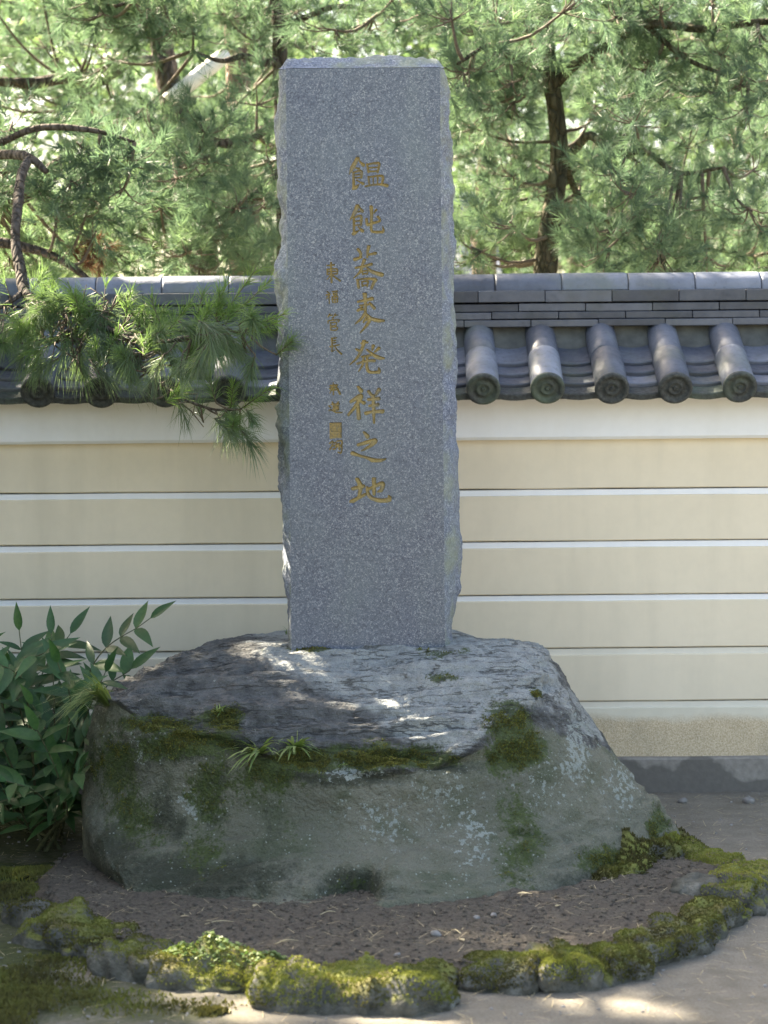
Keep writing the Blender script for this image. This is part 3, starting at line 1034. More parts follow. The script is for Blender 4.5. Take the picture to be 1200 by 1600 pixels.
def rock_at(px, py):
    """front-facing surface point of the boulder seen at that pixel"""
    d = (ROCK_PIX[:, 0] - px) ** 2 + (ROCK_PIX[:, 1] - py) ** 2 + np.where(ROCK_FRONT & (ROCK_V[:, 1] < 7.8), 0, 1e9)
    i = int(np.argmin(d + 40 * ROCK_V[:, 1]))
    return ROCK_V[i], ROCK_N[i]


# ------------------------------------------------------------------ little upright fronds of moss, used on all stones
def fronds(pts, nrm, L, W, var, seed, lean=0.7):
    r = np.random.default_rng(seed)
    n = len(pts)
    d = nrm + lean * (r.random((n, 3)) * 2 - 1)
    d /= np.linalg.norm(d, axis=1)[:, None]
    s = np.cross(d, r.random((n, 3)) * 2 - 1)
    s /= np.linalg.norm(s, axis=1)[:, None] + 1e-9
    l, w = (L * (0.5 + r.random(n)))[:, None], (W * (0.6 + 0.8 * r.random(n)))[:, None]
    b = pts - nrm * 0.002
    V = np.stack([b - s * w * 0.5, b + s * w * 0.5, b + d * l * 0.6 + s * w * 0.55, b + d * l, b + d * l * 0.6 - s * w * 0.55], 1).reshape(-1, 3)
    k = (np.arange(n) * 5)[:, None]
    F = np.concatenate([k + np.array([[0, 1, 2]]), k + np.array([[0, 2, 4]]), k + np.array([[4, 2, 3]])])
    return V, F, np.repeat(var, 5)


def surf_sample(V, N, wgt, n, seed):
    r = np.random.default_rng(seed)
    p = np.maximum(wgt, 0) + 1e-9
    i = r.choice(len(V), n, p=p / p.sum())
    t = r.normal(size=(n, 3)) * 0.004
    t -= N[i] * np.sum(t * N[i], 1)[:, None]
    return V[i] + t, N[i], i


mn = ROCK_MOSS + 0.6 * fbm(ROCK_V * 30, 3, seed=21)
w = sstep(0.55, 1.2, mn) * ROCK_FRONT
p_, n_, i_ = surf_sample(ROCK_V, ROCK_N, w, 26000, 5)
V, Fm, va = fronds(p_, n_ * 0.6 + np.array([0, 0, 0.4]), 0.006, 0.004, 0.05 + 0.6 * rng.random(len(p_)) ** 1.5, 6)
tag(child(link('moss', mesh_np('moss', V, Fm, MAT['moss'], False, {'var': va})), base_rock), kind='stuff')

# ------------------------------------------------------------------ THE STELE
SY = 7.45
stele = empty('inscribed_stele', tuple(P(573, 1003, SY + 0.15)))
tag(stele, 'tall blue-grey granite stele with gold engraved characters standing on the boulder', 'monument')
TL, TR, BL, BR = P(445, 108, SY), P(689, 105, SY), P(454, 1001, SY), P(697, 999, SY)
ztop, zbot = (TL.z + TR.z) / 2, min(BL.z, BR.z) - 0.06
xl = lambda z: TL.x + (BL.x - TL.x) * (TL.z - z) / (TL.z - BL.z)
xr = lambda z: TR.x + (BR.x - TR.x) * (TR.z - z) / (TR.z - BR.z)

# brush strokes traced from the photograph: (offset x, offset y, scale) then strokes of (x, y[, half width])
Azm, Bzm, Czm, Dzm, Ezm = (530, 230, 9.41), (530, 370, 6.96), (500, 500, 5.335), (500, 400, 10.0), (490, 580, 11.43)
CH = [
 (Azm, 15, [[(270, 165, 22), (240, 220), (190, 310), (150, 400, 6)], [(285, 175, 10), (310, 220), (355, 262, 20)], [(245, 305, 8), (288, 318, 14)],
        [(205, 372, 8), (320, 355, 15), (325, 450, 13)], [(220, 412, 8), (320, 402, 8)], [(215, 455, 8), (315, 446, 8)], [(210, 370, 12), (216, 600, 15)],
        [(212, 612, 20), (250, 590), (295, 545, 5)], [(255, 485, 8), (300, 510), (350, 540, 18)],
        [(412, 255, 13), (430, 370, 11)], [(405, 255, 9), (540, 236, 13), (590, 250, 14), (565, 372, 11)], [(435, 305, 8), (562, 297, 8)], [(430, 358, 9), (565, 352, 9)],
        [(430, 440, 12), (442, 545, 11)], [(430, 442, 9), (540, 426, 10), (640, 434, 15), (630, 545, 12)], [(498, 440, 9), (503, 545, 8)], [(565, 438, 9), (565, 545, 8)],
        [(385, 578, 10), (500, 556, 11), (620, 550, 14), (700, 566, 20)]]),
 (Azm, 14, [[(268, 862, 22), (230, 960), (160, 1072, 6)], [(285, 870, 10), (310, 900), (340, 942, 18)], [(240, 962, 8), (310, 946, 10)], [(215, 1040, 8), (320, 1016, 15), (320, 1155, 12)],
        [(225, 1092, 8), (315, 1082, 8)], [(230, 1150, 8), (315, 1142, 8)], [(215, 1040, 12), (220, 1262, 14)], [(212, 1277, 20), (290, 1225, 6)], [(275, 1170, 7), (340, 1232, 20)],
        [(470, 880, 20), (476, 1000, 16), (470, 1195, 15), (490, 1240, 15), (560, 1250, 14), (645, 1242, 16), (640, 1165, 5)],
        [(402, 1058, 14), (416, 1140, 17), (500, 1115, 15), (600, 1086, 12), (570, 1025, 16)], [(545, 925, 14), (512, 968, 8)]]),
 (Bzm, 12, [[(205, 138, 13), (235, 185, 12), (225, 230, 8)], [(170, 248, 15), (242, 224, 9)], [(322, 106, 15), (310, 160, 11), (305, 222, 9)], [(308, 198, 8), (395, 180, 12)],
        [(275, 255, 15), (250, 312, 10)], [(180, 338, 9), (270, 322, 11), (350, 300, 13)], [(255, 330, 11), (220, 392, 10), (155, 452, 4)], [(300, 335, 8), (360, 382, 14), (462, 414, 18)],
        [(245, 372, 8), (257, 410, 7)], [(250, 376, 7), (310, 371, 8), (304, 406, 7)], [(257, 405, 6), (304, 401, 6)],
        [(200, 475, 11), (212, 552, 12)], [(195, 471, 8), (290, 456, 9), (392, 466, 14), (376, 500, 12), (352, 562, 12)], [(247, 490, 7), (252, 540, 7)], [(250, 491, 6), (310, 486, 8), (305, 540, 7)], [(252, 530, 6), (305, 526, 6)]]),
 (Bzm, 13, [[(278, 622, 18), (285, 720, 13), (285, 850, 10)], [(205, 707, 10), (290, 690, 12), (356, 674, 16)], [(205, 802, 12), (250, 768, 9)], [(332, 722, 10), (380, 776, 14)], [(225, 748, 7), (285, 742, 8), (345, 733, 8)],
        [(215, 800, 7), (285, 786, 8)], [(285, 828, 12), (240, 892, 12), (175, 947, 6)], [(290, 838, 10), (350, 890, 14), (420, 910, 16), (485, 914, 10)], [(270, 912, 8), (335, 900, 12), (300, 962, 12), (230, 1044, 6)], [(300, 872, 10), (265, 930, 8)]]),
 (Bzm, 13, [[(185, 1222, 9), (232, 1252, 14)], [(270, 1138, 16), (255, 1200, 13), (200, 1312, 11), (115, 1394, 4)], [(240, 1160, 8), (305, 1148, 10)], [(300, 1228, 8), (380, 1290, 14), (440, 1318, 16), (485, 1322, 8)],
        [(370, 1188, 14), (360, 1232, 8)], [(432, 1213, 14), (388, 1252, 8)], [(245, 1306, 8), (342, 1290, 10)], [(198, 1382, 9), (290, 1352, 11), (382, 1346, 13)], [(268, 1300, 9), (256, 1390, 10), (212, 1464, 5)],
        [(305, 1300, 10), (303, 1430, 13), (340, 1474, 13), (430, 1472, 15), (430, 1425, 6)]]),
 (Czm, 11, [[(318, 558, 9), (342, 592, 14)], [(258, 682, 10), (340, 634, 15), (310, 700, 12), (238, 792, 9)], [(315, 700, 10), (324, 818, 14)], [(330, 672, 7), (366, 692, 12)],
        [(406, 598, 11), (432, 632, 9)], [(492, 584, 14), (464, 626, 8)], [(402, 664, 9), (490, 656, 12)], [(414, 717, 9), (482, 708, 11)], [(383, 778, 12), (440, 766, 10), (522, 762, 13)], [(445, 632, 10), (448, 760, 11), (450, 858, 7)]]),
 (Czm, 11, [[(368, 938, 9), (396, 972, 14)], [(318, 1042, 10), (458, 1004, 14), (420, 1050, 11), (345, 1092, 4)], [(272, 1112, 14), (330, 1132, 9), (400, 1152, 10), (470, 1178, 17), (550, 1158, 4)]]),
 (Czm, 11, [[(275, 1407, 12), (362, 1386, 12)], [(310, 1328, 13), (338, 1390, 14), (326, 1470, 10)], [(262, 1516, 14), (320, 1484, 11), (378, 1454, 9)], [(392, 1418, 9), (450, 1390, 10), (520, 1364, 14), (512, 1418, 12), (482, 1432, 6)],
        [(450, 1323, 14), (450, 1452, 10)], [(393, 1398, 9), (402, 1452, 11), (440, 1490, 12), (520, 1508, 14), (582, 1494, 15), (572, 1466, 6)]]),
]
SM = [
 (Dzm, 9, [[(110, 152), (225, 140)], [(115, 215), (116, 292)], [(110, 212), (262, 204), (270, 274)], [(130, 247), (258, 240)], [(122, 292), (264, 282)], [(172, 108, 12), (180, 412)], [(170, 300), (108, 372, 5)], [(200, 308), (312, 388, 12)]]),
 (Dzm, 8, [[(112, 558), (142, 582)], [(98, 612), (155, 600), (98, 672, 5)], [(140, 620), (145, 744)], [(190, 560), (272, 550)], [(206, 586), (266, 580), (262, 611), (210, 613), (206, 586)],
       [(190, 642), (277, 635), (276, 722), (195, 726), (190, 642)], [(195, 682), (275, 678)], [(232, 640), (234, 722)]]),
 (Dzm, 8, [[(152, 906), (128, 952)], [(148, 932), (192, 925)], [(237, 906), (214, 952)], [(230, 932), (274, 925)], [(200, 962), (202, 1000)], [(128, 1052), (140, 1012), (292, 1000), (285, 1032)], [(165, 1040), (170, 1162)],
       [(165, 1046), (252, 1040), (246, 1090), (170, 1095)], [(170, 1116), (263, 1110), (260, 1156), (170, 1161)]]),
 (Dzm, 9, [[(185, 1290, 11), (190, 1422)], [(185, 1290), (252, 1280)], [(190, 1326), (242, 1320)], [(190, 1362), (242, 1356)], [(158, 1418), (300, 1390)], [(195, 1420), (185, 1492), (232, 1468, 5)], [(233, 1420), (270, 1472), (332, 1532, 13)]]),
 (Ezm, 12, [[(300, 262), (420, 250), (372, 300)], [(350, 205, 8), (355, 425)], [(290, 312), (340, 302), (288, 392, 6)], [(410, 290), (472, 404, 16)], [(312, 338), (405, 332)]]),
 (Ezm, 11, [[(335, 556), (350, 585)], [(440, 552), (420, 585)], [(318, 594), (455, 586)], [(350, 614), (442, 606), (440, 692), (355, 697), (350, 614)], [(355, 642), (440, 638)], [(355, 667), (440, 664)], [(278, 622), (302, 652)],
       [(278, 702), (320, 694), (400, 735), (512, 738, 8)]]),
 (Ezm, 12, [[(300, 935), (488, 930), (488, 1185), (302, 1190), (300, 935)]] + [[(315, y), (475, y - 3)] for y in range(955, 1185, 22)]),
 (Ezm, 11, [[(290, 1290), (340, 1255), (330, 1330), (290, 1400)], [(350, 1290), (400, 1280), (395, 1380), (350, 1390)], [(420, 1250), (500, 1245), (500, 1320), (430, 1330)], [(420, 1350), (500, 1350), (490, 1460), (440, 1450)], [(350, 1340), (440, 1300)], [(455, 1290), (460, 1400)]]),
]


def strokes_world(chars):
    out = []
    for (ox, oy, sc), dw, st in chars:
        segs = []
        for s in st:
            w, pts = dw, []
            for v in s:
                w = v[2] if len(v) > 2 else w if len(pts) else dw
                p = P(ox + v[0] / sc, oy + v[1] / sc, SY)
                pts.append((p.x, p.z, (w * 1.38) / sc * SY / F_PX))
            if len(pts) > 2 and pts[0] != pts[-1]: pts = crom(pts, (len(pts) - 1) * 4 + 1).tolist()
            segs += list(zip(pts[:-1], pts[1:]))
        out.append(segs)
    return out


WS = strokes_world(CH) + strokes_world(SM)
allp = np.array([p for s in WS for e in s for p in e])
ix0, ix1, iz0, iz1 = allp[:, 0].min() - 0.006, allp[:, 0].max() + 0.006, allp[:, 1].min() - 0.006, allp[:, 1].max() + 0.006
st_ = 0.0013
zs = np.concatenate([np.linspace(zbot, iz0, 40)[:-1], np.arange(iz0, iz1, st_), np.linspace(iz1, ztop, 40)[1:]])
gxs = np.arange(ix0, ix1, st_)
nL, nR = 26, 26
V = np.zeros((len(zs), nL + len(gxs) + nR, 3))
CHF = 0.004                                     # narrow chamfer along the edges
for k, z in enumerate(zs):
    V[k, :, 0] = np.concatenate([np.linspace(xl(z) + CHF, ix0, nL + 1)[:-1], gxs, np.linspace(gxs[-1], xr(z) - CHF, nR + 1)[1:]])
V[:, :, 2] = zs[:, None]
V[:, :, 1] = SY
nz, nx = len(zs), V.shape[1]
Vf = V.reshape(-1, 3)
field = np.full((len(WS), 0), 0)
best, owner = np.full(len(Vf), 9.0), np.full(len(Vf), -1)
G2 = Vf[:, [0, 2]].reshape(nz, nx, 2)
for ci, segs in enumerate(WS):
    sp = np.array([p for e in segs for p in e])
    k0, k1 = np.searchsorted(zs, sp[:, 1].min() - .005), np.searchsorted(zs, sp[:, 1].max() + .005)
    subg = G2[k0:k1].reshape(-1, 2)
    d = np.full(len(subg), 9.0)
    for (x0, z0, w0), (x1, z1, w1) in segs:
        ab = np.array([x1 - x0, z1 - z0])
        t = np.clip(((subg - (x0, z0)) @ ab) / (ab @ ab + 1e-12), 0, 1)
        d = np.minimum(d, np.hypot(subg[:, 0] - x0 - t * ab[0], subg[:, 1] - z0 - t * ab[1]) - (w0 + (w1 - w0) * t))
    ids = (np.arange(k0, k1)[:, None] * nx + np.arange(nx)[None]).ravel()
    m = d < best[ids]
    best[ids[m]] = d[m]
    owner[ids[m]] = ci
Vf[:, 1] += 0.0075 * sstep(0.0004, -0.0030, best)
faces = grid_faces(nx, nz)
fd = best[faces].mean(1)
fo = np.where(fd < 0.0, owner[faces].max(1), -1)


def submesh(name, sel, mat):
    f = faces[sel]
    ids, inv = np.unique(f, return_inverse=True)
    return mesh_np(name, Vf[ids], inv.reshape(-1, 4), mat)


child(link('polished_face', submesh('polished_face', fo < 0, MAT['granite'])), stele)
for ci in range(len(WS)):
    if (fo == ci).any():
        nm = 'engraved_character' if ci < len(CH) + 6 else 'engraved_seal'
        child(link(nm, submesh(nm, fo == ci, MAT['gold'] if ci < len(CH) + 5 else MAT['faded'])), stele)

# hewn sides, back and top
silL = [(108, 444), (130, 437), (200, 432), (330, 437), (360, 433), (450, 434), (600, 440), (700, 440), (830, 441), (900, 446), (960, 450), (1003, 455), (1060, 458)]
silR = [(105, 690), (150, 698), (230, 704), (350, 707), (480, 709), (560, 711), (680, 714), (800, 716), (850, 720), (900, 718), (960, 712), (985, 702), (1060, 700)]
TH = 0.27
zl = np.array([P(x, y, SY + 0.12).z for y, x in silL])[::-1]
ll = np.array([P(x, y, SY + 0.12).x for y, x in silL])[::-1]
zr = np.array([P(x, y, SY + 0.12).z for y, x in silR])[::-1]
lr = np.array([P(x, y, SY + 0.12).x for y, x in silR])[::-1]
nzs = 330
zz = np.linspace(zbot, ztop, nzs)
ns_side, nb = 34, 26
ringsV = []
for z in zz:
    a, b = xl(z), xr(z)
    oL, oR = np.interp(z, zl, ll), np.interp(z, zr, lr)
    s = np.linspace(0, 1, ns_side)
    bul = np.interp(s, [0, .12, .45, .8, 1], [0, .45, 1, .9, .5])
    L_ = np.stack([a + (oL - a) * bul, SY + CHF + s * TH, np.full(ns_side, z)], 1)
    R_ = np.stack([b + (oR - b) * bul, SY + CHF + s * TH, np.full(ns_side, z)], 1)
    s2 = np.linspace(0, 1, nb)[1:-1]
    Bk = L_[-1] + (R_[-1] - L_[-1]) * s2[:, None]
    Bk[:, 1] += 0.03 * np.sin(s2 * math.pi)
    ringsV.append(np.concatenate([[[a + CHF, SY, z]], L_, Bk, R_[::-1], [[b - CHF, SY, z]]]))
SV = np.array(ringsV)
nring = SV.shape[1]
cenr = np.array([(TL.x + TR.x) / 2, SY + TH / 2])
fl = SV.reshape(-1, 3).copy()
rad = np.zeros((nring, 1))
w = np.ones(nring)
w[0] = w[-1] = 0.0
w[1] = w[-2] = 0.0
w[2] = w[-3] = 0.25
w[3] = w[-4] = 0.7
w = np.tile(w, nzs)
out = np.stack([np.sign(fl[:, 0] - cenr[0]) * np.where((np.arange(len(fl)) % nring > ns_side) & (np.arange(len(fl)) % nring < nring - ns_side), 0, 1),
                np.where((np.arange(len(fl)) % nring > ns_side) & (np.arange(len(fl)) % nring < nring - ns_side - 1), 1, 0), np.zeros(len(fl))], 1)
chip = fbm(fl * np.array([9, 11, 9]), 5, 0.55, 31)
facet = np.abs(fbm(fl * np.array([5, 6, 5]), 3, 0.5, 32))
edge_n = fbm(fl * np.array([30, 30, 26]), 3, 0.5, 33)
fl += out * (w * ((0.030 * chip - 0.02 * facet) * (0.75 + 0.9 * fbm(fl * np.array([2.5, 2.5, 2.2]), 2, 0.5, 34)) + 0.006 + 0.005 * edge_n))[:, None]
# the front arris is nibbled a little
ar = (np.arange(len(fl)) % nring == 1) | (np.arange(len(fl)) % nring == nring - 2)
fl[ar, 0] += 0.002 * fbm(fl[ar] * 40, 3, seed=35)
ringF = fl.reshape(nzs, nring, 3)
child(link('hewn_body', mesh_np('hewn_body', fl, grid_faces(nring, nzs)[:, ::-1], MAT['granite_rough'], True)), stele)
# hewn top: rough surface rising towards the middle
top = ringF[-1]
Lp, Rp = top[:ns_side + 1], top[::-1][:ns_side + 1]
NX = 90
tx = np.linspace(0, 1, NX)
cap = Lp[:, None] * (1 - tx)[None, :, None] + Rp[:, None] * tx[None, :, None]
cap[-1, :, 1] = np.interp(cap[-1, :, 0], top[ns_side:nring - ns_side, 0], top[ns_side:nring - ns_side, 1])
depth_ = np.linspace(0, 1, ns_side + 1)[:, None] * np.ones(NX)[None]
edge_ = sstep(0, 0.05, tx) * sstep(1, 0.95, tx)
cf = cap.reshape(-1, 3)
up_ = sstep(0.0, 0.35, depth_) * sstep(1.0, 0.85, depth_) * (0.25 + 0.75 * edge_[None]) * (depth_ > 0)
cap[:, :, 2] += up_ * (0.050 + 0.020 * fbm(cf * np.array([10, 14, 1]), 4, seed=36).reshape(ns_side + 1, NX)) + (depth_ > 0) * edge_[None] * 0.010 * np.abs(fbm(cf * np.array([26, 26, 1]), 3, seed=37)).reshape(ns_side + 1, NX)
cap[0, :, 2] += 0.0015
child(link('hewn_top', mesh_np('hewn_top', cap.reshape(-1, 3), grid_faces(NX, ns_side + 1), MAT['granite_rough'], True)), stele)

# ------------------------------------------------------------------ KERB STONES
def round_box(nx_, ny_, nz_):
    """cube-sphere style closed grid: returns unit verts, quads"""
    vs, fs, key = [], [], {}

    def vid(p):
        k = tuple(np.round(p, 5))
        if k not in key:
            key[k] = len(vs)
            vs.append(p)
        return key[k]
    for ax in range(3):
        for sgn in (-1, 1):
            nn = [nx_, ny_, nz_]
            u, v = (ax + 1) % 3, (ax + 2) % 3
            for i in range(nn[u]):
                for j in range(nn[v]):
                    q = []
                    for di, dj in ((0, 0), (1, 0), (1, 1), (0, 1)):
                        p = [0, 0, 0]
                        p[ax] = sgn
                        p[u] = -1 + 2 * (i + di) / nn[u]
                        p[v] = -1 + 2 * (j + dj) / nn[v]
                        q.append(vid(tuple(p)))
                    fs.append(q if sgn > 0 else q[::-1])
    return np.array(vs, float), np.array(fs)


RBV, RBF = round_box(34, 22, 12)


def stone(name, e0, e1, dep, h, seed, label, mossy=0.15, moss_n=2600, bright=0.35, group=None, moss_len=0.0055, z0=0.0, clover=False):
    """kerb stone lying between two ground points (photo pixels), dep metres across"""
    r = np.random.default_rng(seed)
    g0, g1 = G(e0[0], e0[1], z0), G(e1[0], e1[1], z0)
    cx, cy = (g0.x + g1.x) / 2, (g0.y + g1.y) / 2
    wid = (g1 - g0).length
    yaw = math.atan2(g1.y - g0.y, g1.x - g0.x)
    v = RBV.copy()
    rxy = (np.abs(v[:, 0]) ** 5 + np.abs(v[:, 1]) ** 5) ** 0.2
    ln = (rxy ** 3.2 + np.abs(v[:, 2]) ** 3.2) ** (1 / 3.2)
    v = v / ln[:, None]
    half = np.array([wid / 2 * 1.09, dep / 2, (h * 0.64 + 0.06) / 2])
    p = v * half
    nrm = v / half
    nrm /= np.linalg.norm(nrm, axis=1)[:, None]
    d = 0.46 * h * fbm(p * 8 + seed, 3) + 0.22 * h * fbm(p * 24 + seed, 3) + 0.015 * h * fbm(p * 80, 2)
    p = p + nrm * d[:, None]
    p[:, 2] *= 1 + 0.42 * fbm(np.stack([p[:, 0] * 6, p[:, 1] * 6, np.full(len(p), seed * 1.7)], 1), 2)
    c, s = math.cos(yaw), math.sin(yaw)
    p = np.stack([p[:, 0] * c - p[:, 1] * s, p[:, 0] * s + p[:, 1] * c, p[:, 2]], 1)
    nrm = np.stack([nrm[:, 0] * c - nrm[:, 1] * s, nrm[:, 0] * s + nrm[:, 1] * c, nrm[:, 2]], 1)
    p += np.array([cx, cy, z0 + (h * 0.64 - 0.06) / 2])
    th_ = empty(name, (cx, cy, z0))
    tag(th_, label, 'kerb stone' if 'kerb' in name else 'stone', group)
    child(link('stone', mesh_np('stone', p, RBF, MAT['kerb'], attrs={'mossy': np.full(len(p), mossy - 0.15)})), th_)
    if moss_n:
        moss_n = int(moss_n * 2.6)
        wt = sstep(0.3, 0.8, nrm[:, 2] + 0.8 * fbm(p * 11, 3, seed=seed) + mossy * 0.8) * (p[:, 2] > 0.01)
        pp, nn_, ii = surf_sample(p, nrm, wt, moss_n, seed)
        va_ = np.clip(bright + 0.75 * fbm(pp * 9, 3, seed=seed + 3) + 0.25 * (r.random(moss_n) - 0.5), 0, 1)
        V_, F_, a_ = fronds(pp, nn_ * 0.5 + np.array([0, 0, 0.5]), moss_len, 0.0042, va_, seed)
        tag(child(link('moss', mesh_np('moss', V_, F_, MAT['moss'], False, {'var': a_})), th_), kind='stuff')
        if clover:   # small round leaves creeping over the stone
            wt = sstep(0.2, 0.7, nrm[:, 2]) * sstep(-0.1, 0.15, fbm(p * 7, 3, seed=seed + 8) + 0.25)
            pp, nn_, ii = surf_sample(p, nrm, wt, 1500, seed + 1)
            pp = pp + np.array([0, 0, 0.012]) * r.random((1500, 1))
            t_ = r.normal(size=(1500, 3)) * 0.4 + np.array([0, 0, 1])
            t_ /= np.linalg.norm(t_, axis=1)[:, None]
            a1 = np.cross(t_, r.normal(size=(1500, 3)))
            a1 /= np.linalg.norm(a1, axis=1)[:, None]
            b1 = np.cross(t_, a1)
            rad_ = (0.0035 + 0.004 * r.random(1500))[:, None, None]
            an = np.arange(6) / 6 * 6.283
            Vc = pp[:, None] + rad_ * (np.cos(an)[None, :, None] * a1[:, None] + np.sin(an)[None, :, None] * b1[:, None])
            kk = (np.arange(1500) * 6)[:, None]
            Fq = np.concatenate([kk + np.array([[0, 1, 2, 3]]), kk + np.array([[0, 3, 4, 5]])])
            tag(child(link('creeping_leaves', mesh_np('creeping_leaves', Vc.reshape(-1, 3), Fq, MAT['grass'], False, {'var': np.repeat(0.3 + 0.6 * r.random(1500), 6)})), th_), kind='stuff')
    return th_


stone('kerb_stone', (20, 1428), (108, 1452), .17, .085, 1, 'low kerb stone with a bare grey top beside the leafy shrub', -0.35, 900, 0.25)
stone('kerb_stone', (78, 1460), (182, 1490), .25, .12, 2, 'blocky dark kerb stone with an olive moss cap, left of the small rounded one', 0.05, 2600, 0.36)
stone('kerb_stone', (172, 1498), (264, 1526), .22, .115, 3, 'small rounded dark kerb stone touching the one overgrown with creeping leaves', -0.25, 1500, 0.25)
stone('kerb_stone', (262, 1524), (430, 1540), .25, .115, 4, 'kerb stone overgrown with small creeping leaves, one end sunlit yellow', 0.2, 3400, 0.62, clover=True)
stone('kerb_stone', (400, 1556), (705, 1556), .31, .125, 5, 'largest kerb stone, long and grey-fronted with a flat mossy top', 0.05, 6500, 0.55)
stone('kerb_stone', (715, 1534), (840, 1536), .22, .095, 6, 'kerb stone with patchy moss just right of the largest one', -0.12, 2200, 0.36)
stone('kerb_stone', (836, 1534), (922, 1526), .22, .125, 7, 'kerb stone with a sunlit moss hump and a bare grey patch', -0.05, 2700, 0.62)
stone('kerb_stone', (920, 1526), (998, 1514), .21, .105, 8, 'kerb stone with ragged hanging moss next to the sunlit hump', 0.25, 2800, 0.32)
stone('kerb_stone', (985, 1510), (1085, 1474), .20, .125, 9, 'round-fronted kerb stone with a brownish moss top', -0.1, 2500, 0.2)
stone('kerb_stone', (1072, 1474), (1146, 1430), .17, .115, 10, 'mossy kerb stone between the round-fronted one and the squared end stone', 0.1, 2400, 0.34)
stone('kerb_stone', (1142, 1428), (1176, 1378), .18, .135, 11, 'squared kerb stone with vivid green moss where the ring turns back', 0.0, 2600, 0.85)
stone('kerb_stone', (1050, 1394), (1140, 1402), .15, .065, 12, 'flat pale grey stone lying inside the kerb beside the vivid mossy one', -0.8, 60, 0.5, z0=0.035)
stone('kerb_stone', (1035, 1338), (1150, 1372), .18, .09, 13, 'low green moss-smothered stone running back behind the boulder foot', 0.6, 3400, 0.5)
stone('kerb_stone', (915, 1390), (1058, 1338), .2, .15, 14, 'dark mossy stone wedged under the pointed end of the boulder', 0.5, 4200, 0.2, moss_len=0.012)
stone('kerb_stone', (66, 1386), (126, 1380), .12, .05, 15, 'tiny half-buried kerb stone in the moss near the shrub', 0.1, 700, 0.4)

# cushion of moss on the ground at the corner, and moss carpet along the left
def ground_moss(name, regions, n_, bright, seed, label):
    r = np.random.default_rng(seed)
    Vs, Fs, As, off = [], [], [], 0
    for (px, py, rx, ry, h, k) in regions:
        c = G(px, py)
        a, q = r.random(k) * 6.283, np.sqrt(r.random(k))
        q = q * (0.55 + 0.75 * r.random(k)) * (0.85 + 0.6 * fbm(np.stack([np.cos(a) * 2, np.sin(a) * 2, np.full(k, seed)], 1), 2))
        pts = np.stack([c.x + rx * q * np.cos(a), c.y + ry * q * np.sin(a), np.zeros(k)], 1)
        pts[:, 2] = h * np.sqrt(np.clip(1 - q * q, 0, 1)) + ground_h(pts) + 0.2 * h * fbm(pts * 15, 2)
        V_, F_, a_ = fronds(pts, np.tile([0, 0, 1.0], (k, 1)), 0.012, 0.005, np.clip(bright + 0.4 * fbm(pts * 7, 3) + 0.2 * (r.random(k) - .5), 0, 1), seed)
        Vs.append(V_); Fs.append(F_ + off); As.append(a_)
        off += len(V_)
    tag(link(name, mesh_np(name, np.concatenate(Vs), np.concatenate(Fs), MAT['moss'], False, {'var': np.concatenate(As)})), label, 'moss', kind='stuff')


ground_moss('moss_carpet', [(25, 1580, .12, .22, .03, 2600), (-10, 1560, .15, .3, .03, 2600), (60, 1370, .22, .10, .02, 3500), (20, 1400, .12, .12, .02, 2500), (110, 1500, .2, .1, .004, 700), (60, 1540, .2, .2, .004, 900),
                            (250, 1575, .25, .08, .004, 400), (330, 1583, .05, .03, .008, 700), (150, 1560, .2, .1, .004, 400)], 0, 0.3, 44, 'green moss spreading over the ground outside the kerb near the shrub')

# ------------------------------------------------------------------ small things on the soil and ground
def bed_point(px, py):
    p = G(px, py, 0.05)
    z = float(bed_h(np.array([[p.x, p.y, 0.0]]))[0])
    p = G(px, py, z)
    return p


def pebble(px, py, size, label, on_bed=True, seed=0):
    p = bed_point(px, py) if on_bed else G(px, py)
    r = np.random.default_rng(seed)
    import bmesh
    bm = bmesh.new()
    bmesh.ops.create_icosphere(bm, subdivisions=3, radius=1.0)
    vs = np.array([v.co[:] for v in bm.verts])
    d = 1 + 0.22 * fbm(vs * 1.3 + seed, 3)
    vs = vs * d[:, None] * np.array([size, size * 0.75, size * 0.55])
    for v, c in zip(bm.verts, vs): v.co = c
    for f in bm.faces: f.smooth = True
    me = bpy.data.meshes.new('pebble')
    bm.to_mesh(me)
    bm.free()
    me.materials.append(MAT['pebble'])
    o = link('pebble', me)
    o.location = p + Vector((0, 0, size * 0.3))
    o.rotation_euler = (r.random() * .4, r.random() * .4, r.random() * 6)
    tag(o, label, 'pebble')


pebble(681, 1462, 0.019, 'pale grey pebble on the dark soil in front of the boulder', True, 1)
pebble(1101, 1427, 0.014, 'small whitish pebble on the soil against the brownish moss kerb', True, 2)
pebble(771, 1432, 0.014, 'flattish dull pebble on the soil below the fallen yellow leaf', True, 3)
pebble(745, 1435, 0.011, 'tiny dull pebble beside the flattish one on the soil', True, 4)
pebble(620, 1494, 0.012, 'grey pebble on the soil close behind the largest kerb stone', True, 5)
pebble(1170, 1255, 0.03, 'dark stone lying on the bare earth near the wall footing', False, 6)
pebble(1066, 1255, 0.026, 'half-buried stone on the earth between boulder and wall footing', False, 8)


def leaf_mesh(L, W, fold=0.25, curl=0.2, nl=7, name='leaf', mat=None, tip=1.0):
    t = np.linspace(0, 1, nl)
    w = W / 2 * np.sin(np.clip(t, 0, 1) ** 0.68 * math.pi) ** 1.05
    w[0] = W * 0.04
    w[-1] = 0.0003
    V = []
    for tt, ww in zip(t, w):
        z = -curl * L * tt * tt
        V += [(tt * L, -ww, z + fold * ww), (tt * L, 0, z), (tt * L, ww, z + fold * ww)]
    me = mesh_np(name, V, grid_faces(3, nl)[:, ::-1], mat)
    return me


